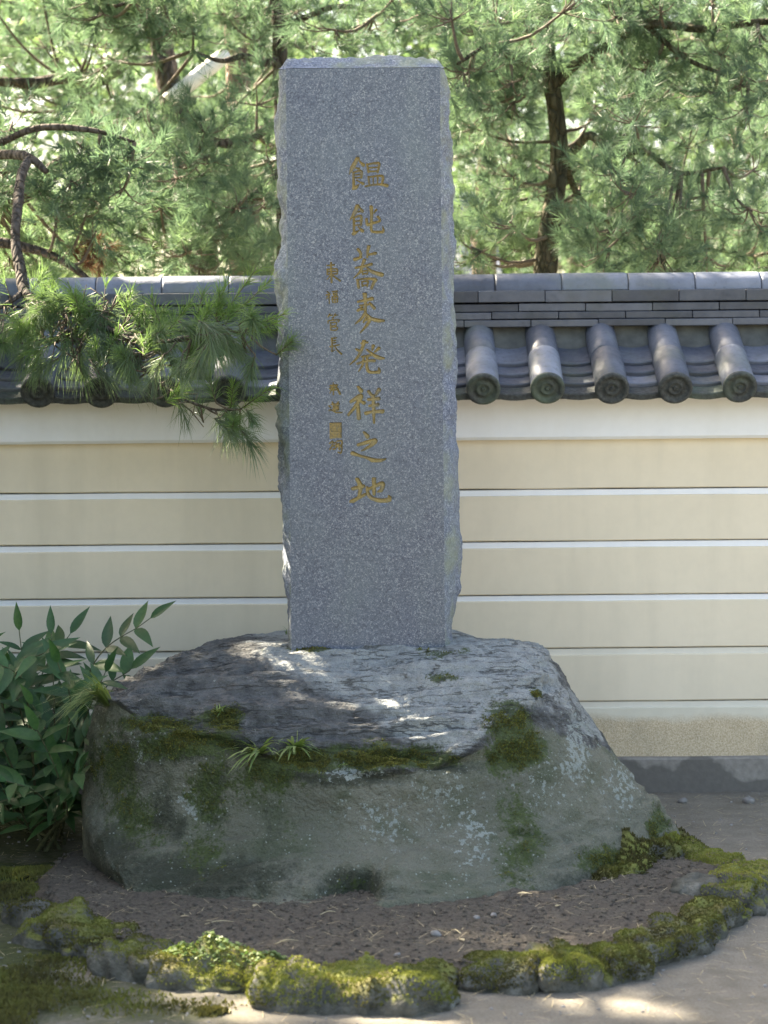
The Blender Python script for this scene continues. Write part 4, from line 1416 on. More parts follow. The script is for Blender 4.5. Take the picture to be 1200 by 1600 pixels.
def litter(px, py, L, W, label, yaw, on_bed=True):
    o = link('fallen_leaf', leaf_mesh(L, W, 0.2, 0.15, name='fallen_leaf', mat=MAT['dry_leaf']))
    o.location = (bed_point(px, py) if on_bed else G(px, py)) + Vector((0, 0, 0.008))
    o.rotation_euler = (random.uniform(-.15, .15), -0.1, yaw)
    tag(o, label, 'leaf')


litter(808, 1400, 0.05, 0.022, 'fallen yellow leaf on the soil at the foot of the boulder', 0.1)
litter(725, 1474, 0.035, 0.014, 'fallen tan leaf on the soil near the pale grey pebble', 2.0)
litter(868, 1420, 0.03, 0.014, 'curled tan leaf on the soil below the green stain on the boulder', 0.8)
litter(282, 1436, 0.03, 0.014, 'faded leaf on the soil toward the dark blocky kerb stone', 0.3)
litter(396, 1420, 0.028, 0.012, 'faded leaf on the soil right under the boulder front', 1.3)


def twig(px, py, L, yaw, label):
    p = bed_point(px, py)
    mb = MB()
    d = Vector((math.cos(yaw), math.sin(yaw), 0))
    mb.tube([p + Vector((0, 0, .006)), p + d * L * .5 + Vector((0, 0.004, .012)), p + d * L + Vector((0, 0, .006))], [.0018, .0016, .0008], 5)
    o = link('twig', mb.mesh('twig', MAT['dry_leaf'], True))
    tag(o, label, 'twig')


twig(430, 1478, 0.075, 0.5, 'dry straw twig on the soil behind the creeping-leaf kerb stone')
twig(500, 1432, 0.06, 0.5, 'short dry twig on the soil before the hollow under the boulder')
twig(720, 1462, 0.05, 2.2, 'straw twig on the soil just beside the pale grey pebble')
twig(320, 1447, 0.09, 0.3, 'long thin twig on the soil toward the rounded dark kerb stone')

# fallen pine needles and grit over soil and ground: uncountable
r_l = np.random.default_rng(61)
nn_l = 2600
lp = np.stack([r_l.uniform(-1.7, 1.8, nn_l), r_l.uniform(4.9, 8.3, nn_l), np.zeros(nn_l)], 1)
inside = ((lp[:, 0] - bed_c[0]) / bed_rx) ** 2 + ((lp[:, 1] - bed_c[1]) / bed_ry) ** 2 < 0.85
lp[:, 2] = np.where(inside, bed_h(lp), ground_h(lp)) + 0.004
an_ = r_l.random(nn_l) * 6.283
dl = np.stack([np.cos(an_), np.sin(an_), 0.12 * r_l.normal(size=nn_l)], 1) * (0.02 + 0.04 * r_l.random(nn_l))[:, None]
sl_ = np.stack([-np.sin(an_), np.cos(an_), np.zeros(nn_l)], 1) * 0.0011
Vl = np.stack([lp - sl_, lp + sl_, lp + dl + sl_ * .6, lp + dl - sl_ * .6], 1).reshape(-1, 3)
tag(link('fallen_needles', mesh_np('fallen_needles', Vl, (np.arange(nn_l) * 4)[:, None] + np.arange(4)[None], MAT['dry_leaf'], False)), 'dry pine needles scattered over the soil and bare earth', 'needles', kind='stuff')
ng_ = 5000
gp = np.stack([r_l.uniform(-1.7, 1.9, ng_), r_l.uniform(4.9, 8.45, ng_), np.zeros(ng_)], 1)
gp = gp[((gp[:, 0] - bed_c[0]) / bed_rx) ** 2 + ((gp[:, 1] - bed_c[1]) / bed_ry) ** 2 > 1.1]
gp[:, 2] = ground_h(gp) + 0.0005
V, Fg = scatter_blobs(gp, 0.0015 + 0.006 * r_l.random(len(gp)) ** 5, 8)
tag(link('gravel', mesh_np('gravel', V, Fg, MAT['pebble'])), 'fine grit lying on the bare earth around the kerb ring', 'gravel', kind='stuff')

# ------------------------------------------------------------------ grass tufts
def blades(base, n_, L, W, spread, lean, seed, up=0.9):
    r = np.random.default_rng(seed)
    Vs, Fs, As = [], [], []
    for i in range(n_):
        a = r.random() * 6.283
        d = np.array([math.cos(a) * spread, math.sin(a) * spread, up]) + np.array(lean) + r.normal(size=3) * 0.15
        d /= np.linalg.norm(d)
        l = L * (0.55 + 0.6 * r.random())
        sd = np.cross(d, [0.1, 0.2, 1.0])
        sd = sd / (np.linalg.norm(sd) + 1e-9)
        b = np.array(base) + r.normal(size=3) * 0.006
        droop = 0.55 + 0.5 * r.random()
        k = len(Vs) * 10
        pts = []
        hor = d * np.array([1, 1, 0])
        for t in np.linspace(0, 1, 5):
            c = b + d * l * t + (hor * 0.3 - np.array([0, 0, 1.0])) * l * droop * t * t * 0.7
            ww = W / 2 * (1 - t ** 2) + 0.0003
            pts += [c - sd * ww, c + sd * ww]
        Vs.append(np.array(pts))
        Fs.append(grid_faces(2, 5) + k)
        As += [0.4 + 0.6 * r.random()] * 10
    return np.concatenate(Vs), np.concatenate(Fs), np.array(As)


def tuft(px, py, n_, L, W, spread, lean, seed, label, at=None):
    p = rock_at(px, py)[0] if at is None else np.array(tuple(at))
    V_, F_, a_ = blades(p, n_, L, W, spread, lean, seed)
    tag(link('grass_tuft', mesh_np('grass_tuft', V_, F_, MAT['grass'], True, {'var': a_})), label, 'grass')


tuft(405, 1176, 26, 0.17, 0.014, 0.9, (-.3, -.7, 0), 1, 'tuft of strappy grass with long arching blades on the boulder edge')
tuft(462, 1174, 40, 0.14, 0.014, 0.8, (.15, -.6, .1), 2, 'thick upright grass tuft on the boulder edge below the stele')
tuft(345, 1112, 18, 0.05, 0.006, 0.8, (-.1, -.4, 0), 3, 'short yellowish sprig in the moss on the boulder edge')
tuft(170, 1100, 100, 0.27, 0.006, 0.6, (-.9, -.9, .35), 4, 'fine drooping grass hanging over the boulder side beside the shrub')
tuft(540, 1192, 7, 0.035, 0.006, 0.9, (.1, -.5, 0), 5, 'tiny weed in the mossy crack of the boulder under the grass')
tuft(0, 0, 7, 0.10, 0.004, 0.5, (.3, -.1, .1), 6, 'thin weed growing at the wall foot behind the boulder flank', P(912, 1150, WY - 0.05) - Vector((0, 0, 0.06)))
tuft(0, 0, 6, 0.05, 0.004, 0.3, (0, -.1, .3), 7, 'single sprout on the soil at the dark end of the boulder', G(128, 1392, 0.0))
tuft(448, 990, 7, 0.05, 0.003, 0.5, (-.3, -.1, .1), 9, 'small wisp of grass at the foot of the stele')

# ------------------------------------------------------------------ LEAFY SHRUB by the boulder
def rot_to(d, up=Vector((0, 0, 1)), roll=0.0):
    d = Vector(d).normalized()
    y = up.cross(d)
    if y.length < 1e-3: y = Vector((0, 1, 0))
    y.normalize()
    z = d.cross(y)
    m = Matrix((d, y, z)).transposed().to_4x4()
    return m @ Matrix.Rotation(roll, 4, 'X')


sh_base = G(55, 1345)
sh_base.y = 7.45
leaf_meshes = [leaf_mesh(1.0, w_, 0.30, c_, 8, 'leaflet', MAT['shrub']) for w_, c_ in ((0.30, 0.08), (0.34, 0.18), (0.27, 0.26))]
# each frond: base px, mid px, tip px with depths, leaflet length, pairs
fr_list = [
    [(60, 1300, 7.5), (45, 1120, 7.35), (30, 985, 7.3), .10, 7], [(80, 1290, 7.5), (85, 1130, 7.35), (80, 990, 7.4), .10, 7], [(60, 1290, 7.55), (10, 1120, 7.4), (-40, 985, 7.4), .11, 7],
    [(90, 1290, 7.55), (140, 1050, 7.45), (235, 966, 7.4), .11, 7], [(95, 1300, 7.6), (150, 1100, 7.6), (205, 1045, 7.6), .13, 5], [(100, 1260, 7.3), (75, 1150, 7.15), (50, 1100, 7.05), .10, 5],
    [(105, 1275, 7.2), (88, 1205, 7.05), (58, 1140, 6.95), .115, 5], [(60, 1290, 7.4), (0, 1160, 7.15), (-70, 1080, 7.0), .11, 6], [(80, 1270, 7.4), (110, 1110, 7.15), (90, 1035, 7.0), .11, 6],
    [(40, 1290, 7.4), (-10, 1210, 7.1), (-60, 1180, 6.95), .11, 5], [(90, 1290, 7.3), (60, 1240, 7.0), (10, 1220, 6.9), .10, 5], [(70, 1280, 7.5), (130, 1130, 7.3), (165, 1050, 7.25), .10, 6],
    [(60, 1280, 7.4), (40, 1080, 7.15), (-15, 1030, 7.0), .12, 6], [(100, 1290, 7.35), (120, 1180, 7.2), (150, 1130, 7.15), .10, 5], [(30, 1290, 7.6), (-60, 1100, 7.6), (-130, 1010, 7.6), .12, 7],
    [(50, 1300, 7.3), (20, 1250, 7.05), (-30, 1270, 6.95), .09, 5], [(80, 1290, 7.6), (60, 1080, 7.6), (110, 990, 7.65), .12, 7], [(20, 1290, 7.5), (-80, 1180, 7.3), (-150, 1110, 7.2), .12, 6],
    [(90, 1280, 7.5), (20, 1060, 7.3), (70, 1020, 7.05), .12, 6], [(60, 1280, 7.3), (110, 1230, 7.05), (125, 1200, 6.98), .09, 4]]
rs_ = random.Random(4)
back_list = []
for k in range(25):
    x, y = rs_.uniform(-120, 150), rs_.uniform(1000, 1250)
    yy = rs_.uniform(7.3, 7.9)
    if x > 60: y = max(y, 1100)
    back_list.append([(40 + x * .3, 1270, 7.75), (20 + x * .65, (y + 1180) / 2 - 20, (yy + 7.75) / 2), (x, y, yy), rs_.uniform(.10, .13), 5])
def make_shrub(base_, label, fronds_):
    shrub = empty('leafy_shrub', tuple(base_))
    tag(shrub, label, 'shrub')
    mb = MB()
    for k in range(6):
        b = base_ + Vector((random.uniform(-.08, .12), random.uniform(-.05, .12), 0))
        t = P(*fronds_[k * 2][0])
        mb.tube([b - Vector((0, 0, .05)), (b + t) / 2 + Vector((jit(.03), jit(.03), 0)), t], [.010, .008, .006], 6)
    child(link('stem', mb.mesh('stem', MAT['stalk'], True)), shrub)
    for fi, (b, m, t, ll_, pairs) in enumerate(fronds_):
        pts = crom(np.array([tuple(base_ + Vector((0.02 * (fi % 5), 0.02 * (fi % 3), 0.12))), tuple(P(*b)), tuple(P(*m)), tuple(P(*t))]), 40)
        mb = MB()
        mb.tube([Vector(p) for p in pts[::3]], np.linspace(.005, .0018, len(pts[::3])), 5)
        fo_ = child(link('frond', mb.mesh('frond', MAT['stalk'], True)), shrub)
        pairs += 1
        facing0 = Vector((jit(.3), -0.55, 0.80))
        for j in range(pairs):
            i = int(14 + (len(pts) - 16) * (j + 0.6) / pairs)
            tang = Vector(pts[i] - pts[i - 1]).normalized()
            facing = facing0
            side = tang.cross(facing).normalized()
            for sgn in (-1, 1):
                d = (tang * 0.55 + side * sgn + Vector((jit(.08), jit(.08), jit(.08)))).normalized()
                s = 1.42 * ll_ * random.uniform(0.72, 1.12) * (1 - 0.25 * abs(j / pairs - 0.4))
                o = bpy.data.objects.new('leaflet', random.choice(leaf_meshes))
                col.objects.link(o)
                o.parent = fo_
                nr = (facing + Vector((jit(.25), jit(.2), jit(.2)))).normalized()
                o.matrix_basis = Matrix.Translation(Vector(pts[i])) @ rot_to(d, nr) @ Matrix.Diagonal((s, s, s, 1))
        o = bpy.data.objects.new('leaflet', leaf_meshes[0])
        col.objects.link(o)
        o.parent = fo_
        d = Vector(pts[-1] - pts[-3]).normalized()
        s = ll_ * 1.05
        o.matrix_basis = Matrix.Translation(Vector(pts[-1])) @ rot_to(d, Vector((0, -.75, .66))) @ Matrix.Diagonal((s, s, s, 1))


make_shrub(sh_base, 'dark green shrub with long feathery compound leaves arching beside the boulder', fr_list)
make_shrub(sh_base + Vector((-.12, .33, 0)), 'second feathery-leaved shrub crowding behind the first, close to the wall', back_list)

# ------------------------------------------------------------------ PINES
# places that the sun reaches through gaps cut for it in the canopy
HOLES = [(G(312, 1508, .09), .10), (G(470, 1512, .09), .03), (G(620, 1535, .10), .06), (G(872, 1500, .10), .05), (G(340, 1583), .05), (P(430, 1030, 7.3), .09), (P(600, 1078, 7.05), .08), (P(490, 1045, 7.2), .06),
         (P(447, 865, 7.5), .08), (P(445, 830, 7.5), .05), (G(950, 1490, .13), .04), (P(300, 128, 12.38), .1), (P(345, 92, 12.42), .1), (P(275, 148, 12.35), .1), (P(230, 428, 8.75), .16), (P(400, 430, 8.75), .06)]
HP = np.array([tuple(h[0]) for h in HOLES])
HR = np.array([h[1] for h in HOLES])
SD = np.array(tuple(SUN))


def needles(pos, axis, L, nl, K, W, var, seed, droop=0.15, ang=(25, 62), bend=True):
    """shoots: needles along a short axis. pos, axis (n,3); L shoot length (n,), nl needle length (n,)"""
    r = np.random.default_rng(seed)
    n_ = len(pos)
    ax = axis / (np.linalg.norm(axis, axis=1)[:, None] + 1e-9)
    a = np.cross(ax, np.array([0.31, 0.52, 0.79]))
    a /= np.linalg.norm(a, axis=1)[:, None] + 1e-9
    b = np.cross(ax, a)
    t = r.random((n_, K))
    phi = r.random((n_, K)) * 6.283
    th_ = np.radians(ang[0] + (ang[1] - ang[0]) * r.random((n_, K)) * (1.1 - 0.5 * t))
    rad_ = np.cos(phi)[..., None] * a[:, None] + np.sin(phi)[..., None] * b[:, None]
    d = np.cos(th_)[..., None] * ax[:, None] + np.sin(th_)[..., None] * rad_
    d[..., 2] -= droop * r.random((n_, K))
    d /= np.linalg.norm(d, axis=2)[..., None]
    base = pos[:, None] + ax[:, None] * (t * L[:, None])[..., None]
    ln = (nl[:, None] * (0.7 + 0.45 * r.random((n_, K))))[..., None]
    s = np.cross(d, r.normal(size=(n_, K, 3)))
    s /= np.linalg.norm(s, axis=2)[..., None] + 1e-9
    v = np.clip(var[:, None] + 0.22 * (r.random((n_, K)) - 0.5), 0, 1)
    if bend:
        mid = base + d * ln * 0.55
        tip = base + d * ln - np.array([0, 0, 1.0]) * ln * (droop * 0.9)
        V = np.stack([base - s * W * .5, base + s * W * .5, mid + s * W * .45, mid - s * W * .45, tip], 2).reshape(-1, 3)
        k = (np.arange(n_ * K) * 5)[:, None]
        F = np.concatenate([k + np.array([[0, 1, 2]]), k + np.array([[0, 2, 3]]), k + np.array([[3, 2, 4]])])
        return V, F, np.repeat(v.ravel(), 5)
    tip = base + d * ln
    V = np.stack([base - s * W * .5, base + s * W * .5, tip], 2).reshape(-1, 3)
    F = (np.arange(n_ * K) * 3)[:, None] + np.array([[0, 1, 2]])
    return V, F, np.repeat(v.ravel(), 3)


def in_hole(p):
    q = p[:, None] - HP[None]
    t = q @ SD
    d = np.linalg.norm(q - t[..., None] * SD, axis=2)
    return ((d < HR + 0.12) & (t > 0.4)).any(1)


class Tree:
    def __init__(s, base, label, bark='bark', group='pines beyond the wall'):
        s.th = empty('pine_tree', tuple(base))
        tag(s.th, label, 'tree', group)
        s.bark = bark
        s.tw = MB()
        s.pos, s.ax, s.L, s.nl, s.var = [], [], [], [], []
        s.limbs = []

    def trunk(s, pts, rad):
        mb = MB()
        mb.tube(pts, rad, 14, (len(pts) - 1) * 12, 0.12)
        child(link('trunk', mb.mesh('trunk', MAT[s.bark], True)), s.th)
        s.limbs.append(crom(np.array([tuple(p) for p in pts]), 60))

    def limb(s, pts, rad, name='branch'):
        mb = MB()
        mb.tube(pts, rad, 9, (len(pts) - 1) * 9, 0.15)
        child(link(name, mb.mesh(name, MAT[s.bark], True)), s.th)
        s.limbs.append(crom(np.array([tuple(p) for p in pts]), 40))

    def pad(s, c, r, n_, up=0.5, seed=0, bright=0.4, nl=0.085, out=0.8, twigs=True):
        """a spray of shoots round c, on twigs that leave the nearest limb"""
        q = np.random.default_rng(seed)
        c = np.array(tuple(c))
        L = np.concatenate(s.limbs)
        j = np.argmin(np.linalg.norm(L - c, axis=1))
        root = L[j]
        mid = (root + c) / 2 + np.array([0, 0, -0.05])
        if twigs and np.linalg.norm(root - c) > 0.05 and not in_hole(root + (c - root) * np.linspace(0, 1, 12)[:, None]).any():
            s.tw.tube([root, mid, c], [.011, .008, .005], 5, 7)
        for _ in range(n_):
            d = q.normal(size=3)
            d /= np.linalg.norm(d)
            p = c + d * np.array(r) * q.random() ** 0.45
            if twigs and _ % 3 == 0 and not in_hole(p[None])[0]: s.tw.tube([mid * .3 + c * .7, c * .45 + p * .55 + np.array([0, 0, -.03]), p], [.004, .003, .0018], 4, 4)
            a = d * out + np.array([0, 0, up]) + q.normal(size=3) * 0.35
            s.pos.append(p); s.ax.append(a); s.L.append(0.05 + 0.09 * q.random()); s.nl.append(nl * (0.8 + 0.4 * q.random()))
            s.var.append(np.clip(bright + 0.25 * q.normal(), 0, 1))

    def shoot(s, p, tip, nl, var, root=None):
        p, tip = np.array(tuple(p)), np.array(tuple(tip))
        if root is not None: s.tw.tube([Vector(root), (Vector(root) + Vector(p)) / 2 + Vector((0, 0, -.01)), Vector(p)], [.004, .0035, .003], 5, 5)
        s.tw.tube([p, tip], [.0028, .0016], 5, 2)
        s.pos.append(p); s.ax.append(tip - p); s.L.append(np.linalg.norm(tip - p)); s.nl.append(nl); s.var.append(var)

    def finish(s, K, W, mat, seed, droop=0.15, bend=True, ang=(25, 62)):
        pos, ax = np.array(s.pos), np.array(s.ax)
        keep = ~in_hole(pos)
        V, F, a = needles(pos[keep], ax[keep], np.array(s.L)[keep], np.array(s.nl)[keep], K, W, np.array(s.var)[keep], seed, droop, ang, bend)
        tag(child(link('crown', mesh_np('crown', V, F, MAT[mat], False, {'var': a})), s.th), kind='stuff')
        if s.tw.V: child(link('twigs', s.tw.mesh('twigs', MAT['twig'], True)), s.th)['kind'] = 'stuff'


def gz(v): return Vector((v.x, v.y, -0.05))


# --- pine right of the stele: dark mossy trunk
Y = 10.3
tA = Tree(gz(P(845, 430, Y)), 'pine with a dark mossy leaning trunk rising right of the stele', 'bark_moss')
tA.trunk([gz(P(835, 430, Y)), P(838, 700, Y), P(852, 425, Y), P(864, 330, Y), P(873, 250, Y), P(868, 170, Y), P(858, 110, Y), P(850, 0, Y), P(845, -160, Y), P(860, -330, Y)], [.085, .075, .058, .052, .046, .042, .040, .036, .03, .015])
tA.limb([P(872, 258, Y), P(900, 232, Y - .1), P(922, 212, Y - .2), P(960, 238, Y - .3), P(1010, 238, Y - .35), P(1060, 270, Y - .4), P(1130, 262, Y - .4)], [.024, .022, .021, .02, .016, .012, .007])
tA.limb([P(862, 140, Y), P(900, 100, Y - .1), P(955, 68, Y - .2), P(1010, 38, Y - .3), P(1100, 45, Y - .4), P(1210, 34, Y - .5), P(1330, 60, Y - .6)], [.026, .024, .023, .022, .019, .016, .01])
tA.limb([P(1010, 40, Y - .3), P(1070, 90, Y - .3), P(1130, 115, Y - .3), P(1220, 140, Y - .3)], [.014, .012, .01, .007])
tA.limb([P(862, 120, Y), P(820, 100, Y - .3), P(770, 70, Y - .6), P(715, 100, Y - .9)], [.018, .015, .012, .007])
tA.limb([P(868, 180, Y), P(900, 300, Y + .4), P(960, 350, Y + .5), P(1060, 380, Y + .5), P(1180, 400, Y + .5)], [.02, .017, .015, .011, .007])
tA.limb([P(852, -40, Y), P(760, -90, Y - .4), P(640, -70, Y - .6), P(560, -30, Y - .7)], [.022, .018, .014, .008])
tA.limb([P(850, -60, Y), P(960, -120, Y - .4), P(1120, -110, Y - .7), P(1300, -70, Y - .9)], [.022, .018, .014, .008])
sd = 100
r_ = np.random.default_rng(5)
for (x, y) in [(740, 60), (790, 90), (720, 120), (760, 170), (720, 200), (800, 210), (830, 60), (900, 50), (960, 20), (1040, 20), (1120, 70), (1180, 30), (1160, 130), (1100, 150), (1040, 130), (960, 130), (920, 170), (1000, 190),
               (1080, 210), (1160, 210), (1190, 270), (1110, 300), (1040, 300), (960, 290), (910, 280), (830, 290), (790, 255), (900, 340), (970, 360), (1060, 350), (1140, 370), (1200, 350), (940, 400), (1020, 410), (1100, 415), (1190, 410),
               (1240, 120), (1250, 240), (1250, 350), (700, 30), (640, 20), (580, 40), (660, -30), (760, -30), (880, -30), (1000, -40), (1120, -30), (1220, -20), (780, 20), (560, -40)]:
    tA.pad(P(x + r_.normal() * 8, y + r_.normal() * 8, Y + (r_.uniform(.2, .9) if 800 < x < 920 and y > 150 else r_.uniform(-.7, .9))), (.20, .26, .13), 22, 0.5, sd, 0.35 + 0.15 * r_.random())
    sd += 1
for (x, y) in [(735, 350), (780, 345), (720, 400), (770, 400), (815, 390), (745, 310), (800, 330)]:      # sunlit sprays, their brightness put into a lighter needle colour
    tA.pad(P(x, y, Y + .6 + r_.uniform(-.2, .3)), (.15, .2, .10), 20, 0.8, sd, 0.85)
    sd += 1
for k in range(44):
    x, y = r_.uniform(700, 1230), r_.uniform(-10, 415)
    if (805 < x < 915 and y > 140) or (725 < x < 800 and 185 < y < 325): continue
    tA.pad(P(x, y, Y + r_.uniform(-1.0, .2)), (.20, .24, .13), 22, 0.5, sd, 0.35 + 0.25 * r_.random())
    sd += 1
tA.finish(60, 0.0034, 'needle_far', 1, 0.12, False)

# --- pine behind the stele: dark upright trunk by its top left corner
Y = 10.8
tB = Tree(gz(P(437, 300, Y)), 'pine with a slim dark trunk showing beside the top of the stele', 'bark')
tB.trunk([gz(P(452, 430, Y)), P(450, 500, Y), P(446, 300, Y), P(438, 110, Y), P(437, 50, Y), P(432, -20, Y), P(425, -180, Y), P(440, -360, Y)], [.07, .06, .048, .040, .037, .034, .028, .014])
tB.limb([P(438, 92, Y), P(415, 98, Y - .1), P(380, 88, Y - .2), P(345, 95, Y - .3), P(300, 80, Y - .4)], [.022, .02, .018, .013, .008])
tB.limb([P(437, 40, Y), P(470, 30, Y - .1), P(530, 10, Y - .3), P(600, 20, Y - .5)], [.02, .017, .013, .008])
tB.limb([P(446, 180, Y), P(428, 190, Y - .2), P(405, 208, Y - .35), P(370, 224, Y - .45), P(325, 224, Y - .5), P(270, 245, Y - .6)], [.024, .026, .028, .026, .02, .01])
tB.limb([P(434, 0, Y), P(370, -30, Y - .3), P(280, -20, Y - .6), P(180, 10, Y - .9)], [.022, .018, .013, .008])
tB.limb([P(444, 260, Y), P(400, 300, Y - .3), P(330, 350, Y - .5), P(250, 380, Y - .6)], [.02, .017, .013, .008])
for (x, y) in [(410, 90), (380, 120), (345, 60), (300, 40), (400, 150), (350, 170), (300, 190), (420, 250), (370, 260), (320, 250), (270, 260), (230, 230), (400, 310), (350, 310), (290, 310), (240, 300), (410, 360), (360, 370), (300, 370), (250, 360), (210, 330),
               (420, 410), (370, 415), (310, 415), (250, 415), (470, 20), (520, 50), (480, 70), (400, 10), (350, -10), (290, -20), (230, 10), (200, 40), (440, -60), (340, -80), (240, -60), (160, 0), (200, 200), (170, 280)]:
    tB.pad(P(x + r_.normal() * 8, y + r_.normal() * 8, Y + (2.3 if 235 < x < 400 and 50 < y < 195 else r_.uniform(-.8, .6))), (.20, .26, .13), 22, 0.5, sd, 0.35 + 0.2 * r_.random())
    sd += 1
for k in range(26):
    x, y = r_.uniform(130, 430), r_.uniform(-10, 415)
    if 230 < x < 380 and 60 < y < 190: continue
    tB.pad(P(x, y, Y + r_.uniform(-1.0, .2)), (.20, .24, .13), 22, 0.5, sd, 0.35 + 0.25 * r_.random())
    sd += 1
tB.finish(60, 0.0034, 'needle_far', 2, 0.15, False)

# --- brown trunk further back, right of the stele
Y = 13.5
tC = Tree(gz(P(765, 320, Y)), 'pine with a straight reddish brown trunk standing further back', 'bark_red')
tC.trunk([gz(P(755, 430, Y)), P(757, 450, Y), P(757, 310, Y), P(763, 240, Y), P(770, 200, Y), P(772, 60, Y), P(775, -150, Y), P(770, -400, Y)], [.11, .085, .066, .06, .055, .05, .04, .02])
tC.limb([P(760, 232, Y), P(735, 240, Y - .1), P(705, 248, Y - .2), P(670, 240, Y - .3)], [.022, .02, .017, .01])
tC.limb([P(770, 100, Y), P(860, 60, Y), P(960, 80, Y), P(1080, 60, Y)], [.025, .022, .018, .01])
tC.limb([P(772, 20, Y), P(660, 0, Y), P(560, 20, Y), P(480, 0, Y)], [.025, .022, .018, .01])
tC.limb([P(762, 250, Y), P(840, 300, Y + .3), P(960, 330, Y + .4), P(1100, 340, Y + .4)], [.022, .02, .016, .01])
for (x, y) in [(700, 215), (735, 190), (790, 170), (830, 230), (840, 130), (900, 110), (960, 60), (1040, 90), (1100, 40), (1180, 80), (700, 140), (650, 20), (560, 40), (500, -10), (940, 220), (1020, 260), (1120, 240), (1190, 180), (880, 330), (960, 330),
               (1060, 330), (1150, 320), (1220, 300), (900, 400), (990, 390), (1080, 400), (1170, 390), (800, -40), (900, -60), (1000, -60), (1100, -50), (700, -60)]:
    tC.pad(P(x + r_.normal() * 10, y + r_.normal() * 10, Y + r_.uniform(-.5, 1.0)), (.30, .35, .17), 22, 0.5, sd, 0.5 + 0.2 * r_.random(), 0.095)
    sd += 1
tC.finish(54, 0.0042, 'needle_far', 3, 0.12, False)

# --- two thick trunks at the back left, with the pale pole braced between them
Y = 12.6
tD = Tree(gz(P(372, 100, Y)), 'thick pine trunk at the upper end of the pale pole', 'bark_red')
tD.trunk([gz(P(385, 430, Y)), P(384, 450, Y), P(378, 250, Y), P(372, 120, Y), P(368, 60, Y), P(365, -60, Y), P(372, -250, Y), P(365, -430, Y)], [.12, .10, .085, .072, .068, .06, .045, .02])
tD.limb([P(368, 30, Y), P(440, -20, Y + .2), P(540, -40, Y + .3), P(640, -20, Y + .4)], [.028, .024, .018, .01])
tD.limb([P(374, 190, Y), P(430, 230, Y + .2), P(500, 250, Y + .3)], [.02, .016, .01])
for (x, y) in [(440, 200), (420, 60), (460, -30), (540, -30), (620, -20), (400, 330), (440, 380), (350, -40), (300, 150), (330, 280), (380, 390), (300, 400)]:
    tD.pad(P(x, y, Y + r_.uniform(-.3, .8)), (.28, .3, .16), 20, 0.5, sd, 0.6, 0.095)
    sd += 1
tD.finish(54, 0.0042, 'needle_far', 4, 0.12, False)
Y = 12.4
tE = Tree(gz(P(262, 160, Y)), 'leaning pine trunk at the lower end of the pale pole', 'bark')
tE.trunk([gz(P(330, 430, Y)), P(320, 450, Y), P(290, 260, Y), P(268, 150, Y), P(250, 60, Y), P(238, -10, Y), P(220, -160, Y), P(215, -400, Y)], [.12, .10, .085, .075, .068, .06, .045, .02])
tE.limb([P(256, 95, Y), P(200, 98, Y - .4), P(150, 118, Y - .7), P(100, 122, Y - .9), P(40, 130, Y - 1.1), P(-60, 120, Y - 1.2)], [.034, .034, .035, .034, .03, .02])
tE.limb([P(200, 100, Y - .4), P(165, 125, Y - .45), P(140, 140, Y - .5), P(112, 172, Y - .5)], [.022, .021, .02, .012])
tE.limb([P(245, 40, Y), P(180, 0, Y), P(90, 20, Y), P(0, 0, Y)], [.028, .024, .018, .01])
for (x, y) in [(150, 60), (100, 90), (60, 60), (20, 40), (90, 10), (150, 20), (40, 150), (90, 170), (200, 60), (10, 100), (-30, 60), (-40, 150), (140, 180), (60, -40), (160, -40), (180, 150), (-20, 0)]:
    tE.pad(P(x, y, Y - .6 + r_.uniform(-.5, .6)), (.25, .28, .15), 20, 0.4, sd, 0.4 + .15 * r_.random(), 0.09)
    sd += 1
tE.finish(56, 0.0040, 'needle_far', 5, 0.15, False)
pole = MB()
pole.tube([P(262, 158, 12.34), P(307, 122, 12.38), P(354, 84, 12.45)], [.048, .048, .046], 12, 10, 0.04)
tag(link('support_pole', pole.mesh('support_pole', MAT['pole'], True)), 'pole coloured sunlit-white, braced slantwise between two pine trunks', 'pole')

# --- big pine at the left: its bough hangs over the wall in front of the coping; its crown shades the stele
Y = 10.2
tF = Tree((-3.1, 9.9, -0.05), 'large pine whose drooping bough hangs over the coping beside the stele', 'bark')
tF.trunk([Vector((-3.15, 9.9, -.08)), Vector((-3.05, 9.95, 1.2)), Vector((-2.95, 10.05, 2.3)), Vector((-3.0, 10.2, 3.4)), Vector((-3.2, 10.3, 4.6)), Vector((-3.35, 10.35, 6.0)), Vector((-3.3, 10.4, 7.6))], [.19, .16, .145, .13, .11, .08, .03])
tF.limb([Vector((-2.97, 10.0, 2.25)), P(-120, 330, 10.0), P(-20, 325, 10.0), P(40, 297, 9.9), P(75, 272, 9.85), P(110, 240, 9.8)], [.08, .07, .062, .055, .045, .02])
tF.limb([Vector((-2.97, 10.0, 2.35)), P(-100, 250, 9.6), P(0, 242, 9.2), P(45, 246, 8.95), P(72, 268, 8.85)], [.05, .035, .023, .021, .012])
tF.limb([P(45, 248, 8.95), P(33, 275, 8.75), P(28, 320, 8.6), P(24, 375, 8.48), P(32, 420, 8.40), P(38, 455, 8.32), P(55, 472, 8.25), P(85, 482, 8.15), P(126, 490, 8.05), P(190, 523, 7.9), P(249, 534, 7.75), P(300, 525, 7.6), P(337, 511, 7.5)],
        [.021, .021, .021, .021, .022, .022, .018, .015, .012, .010, .008, .006, .005])
tF.limb([P(-130, 390, 9.7), P(-20, 378, 9.6), P(60, 392, 9.6), P(105, 412, 9.6), P(140, 438, 9.6)], [.03, .026, .022, .02, .012])
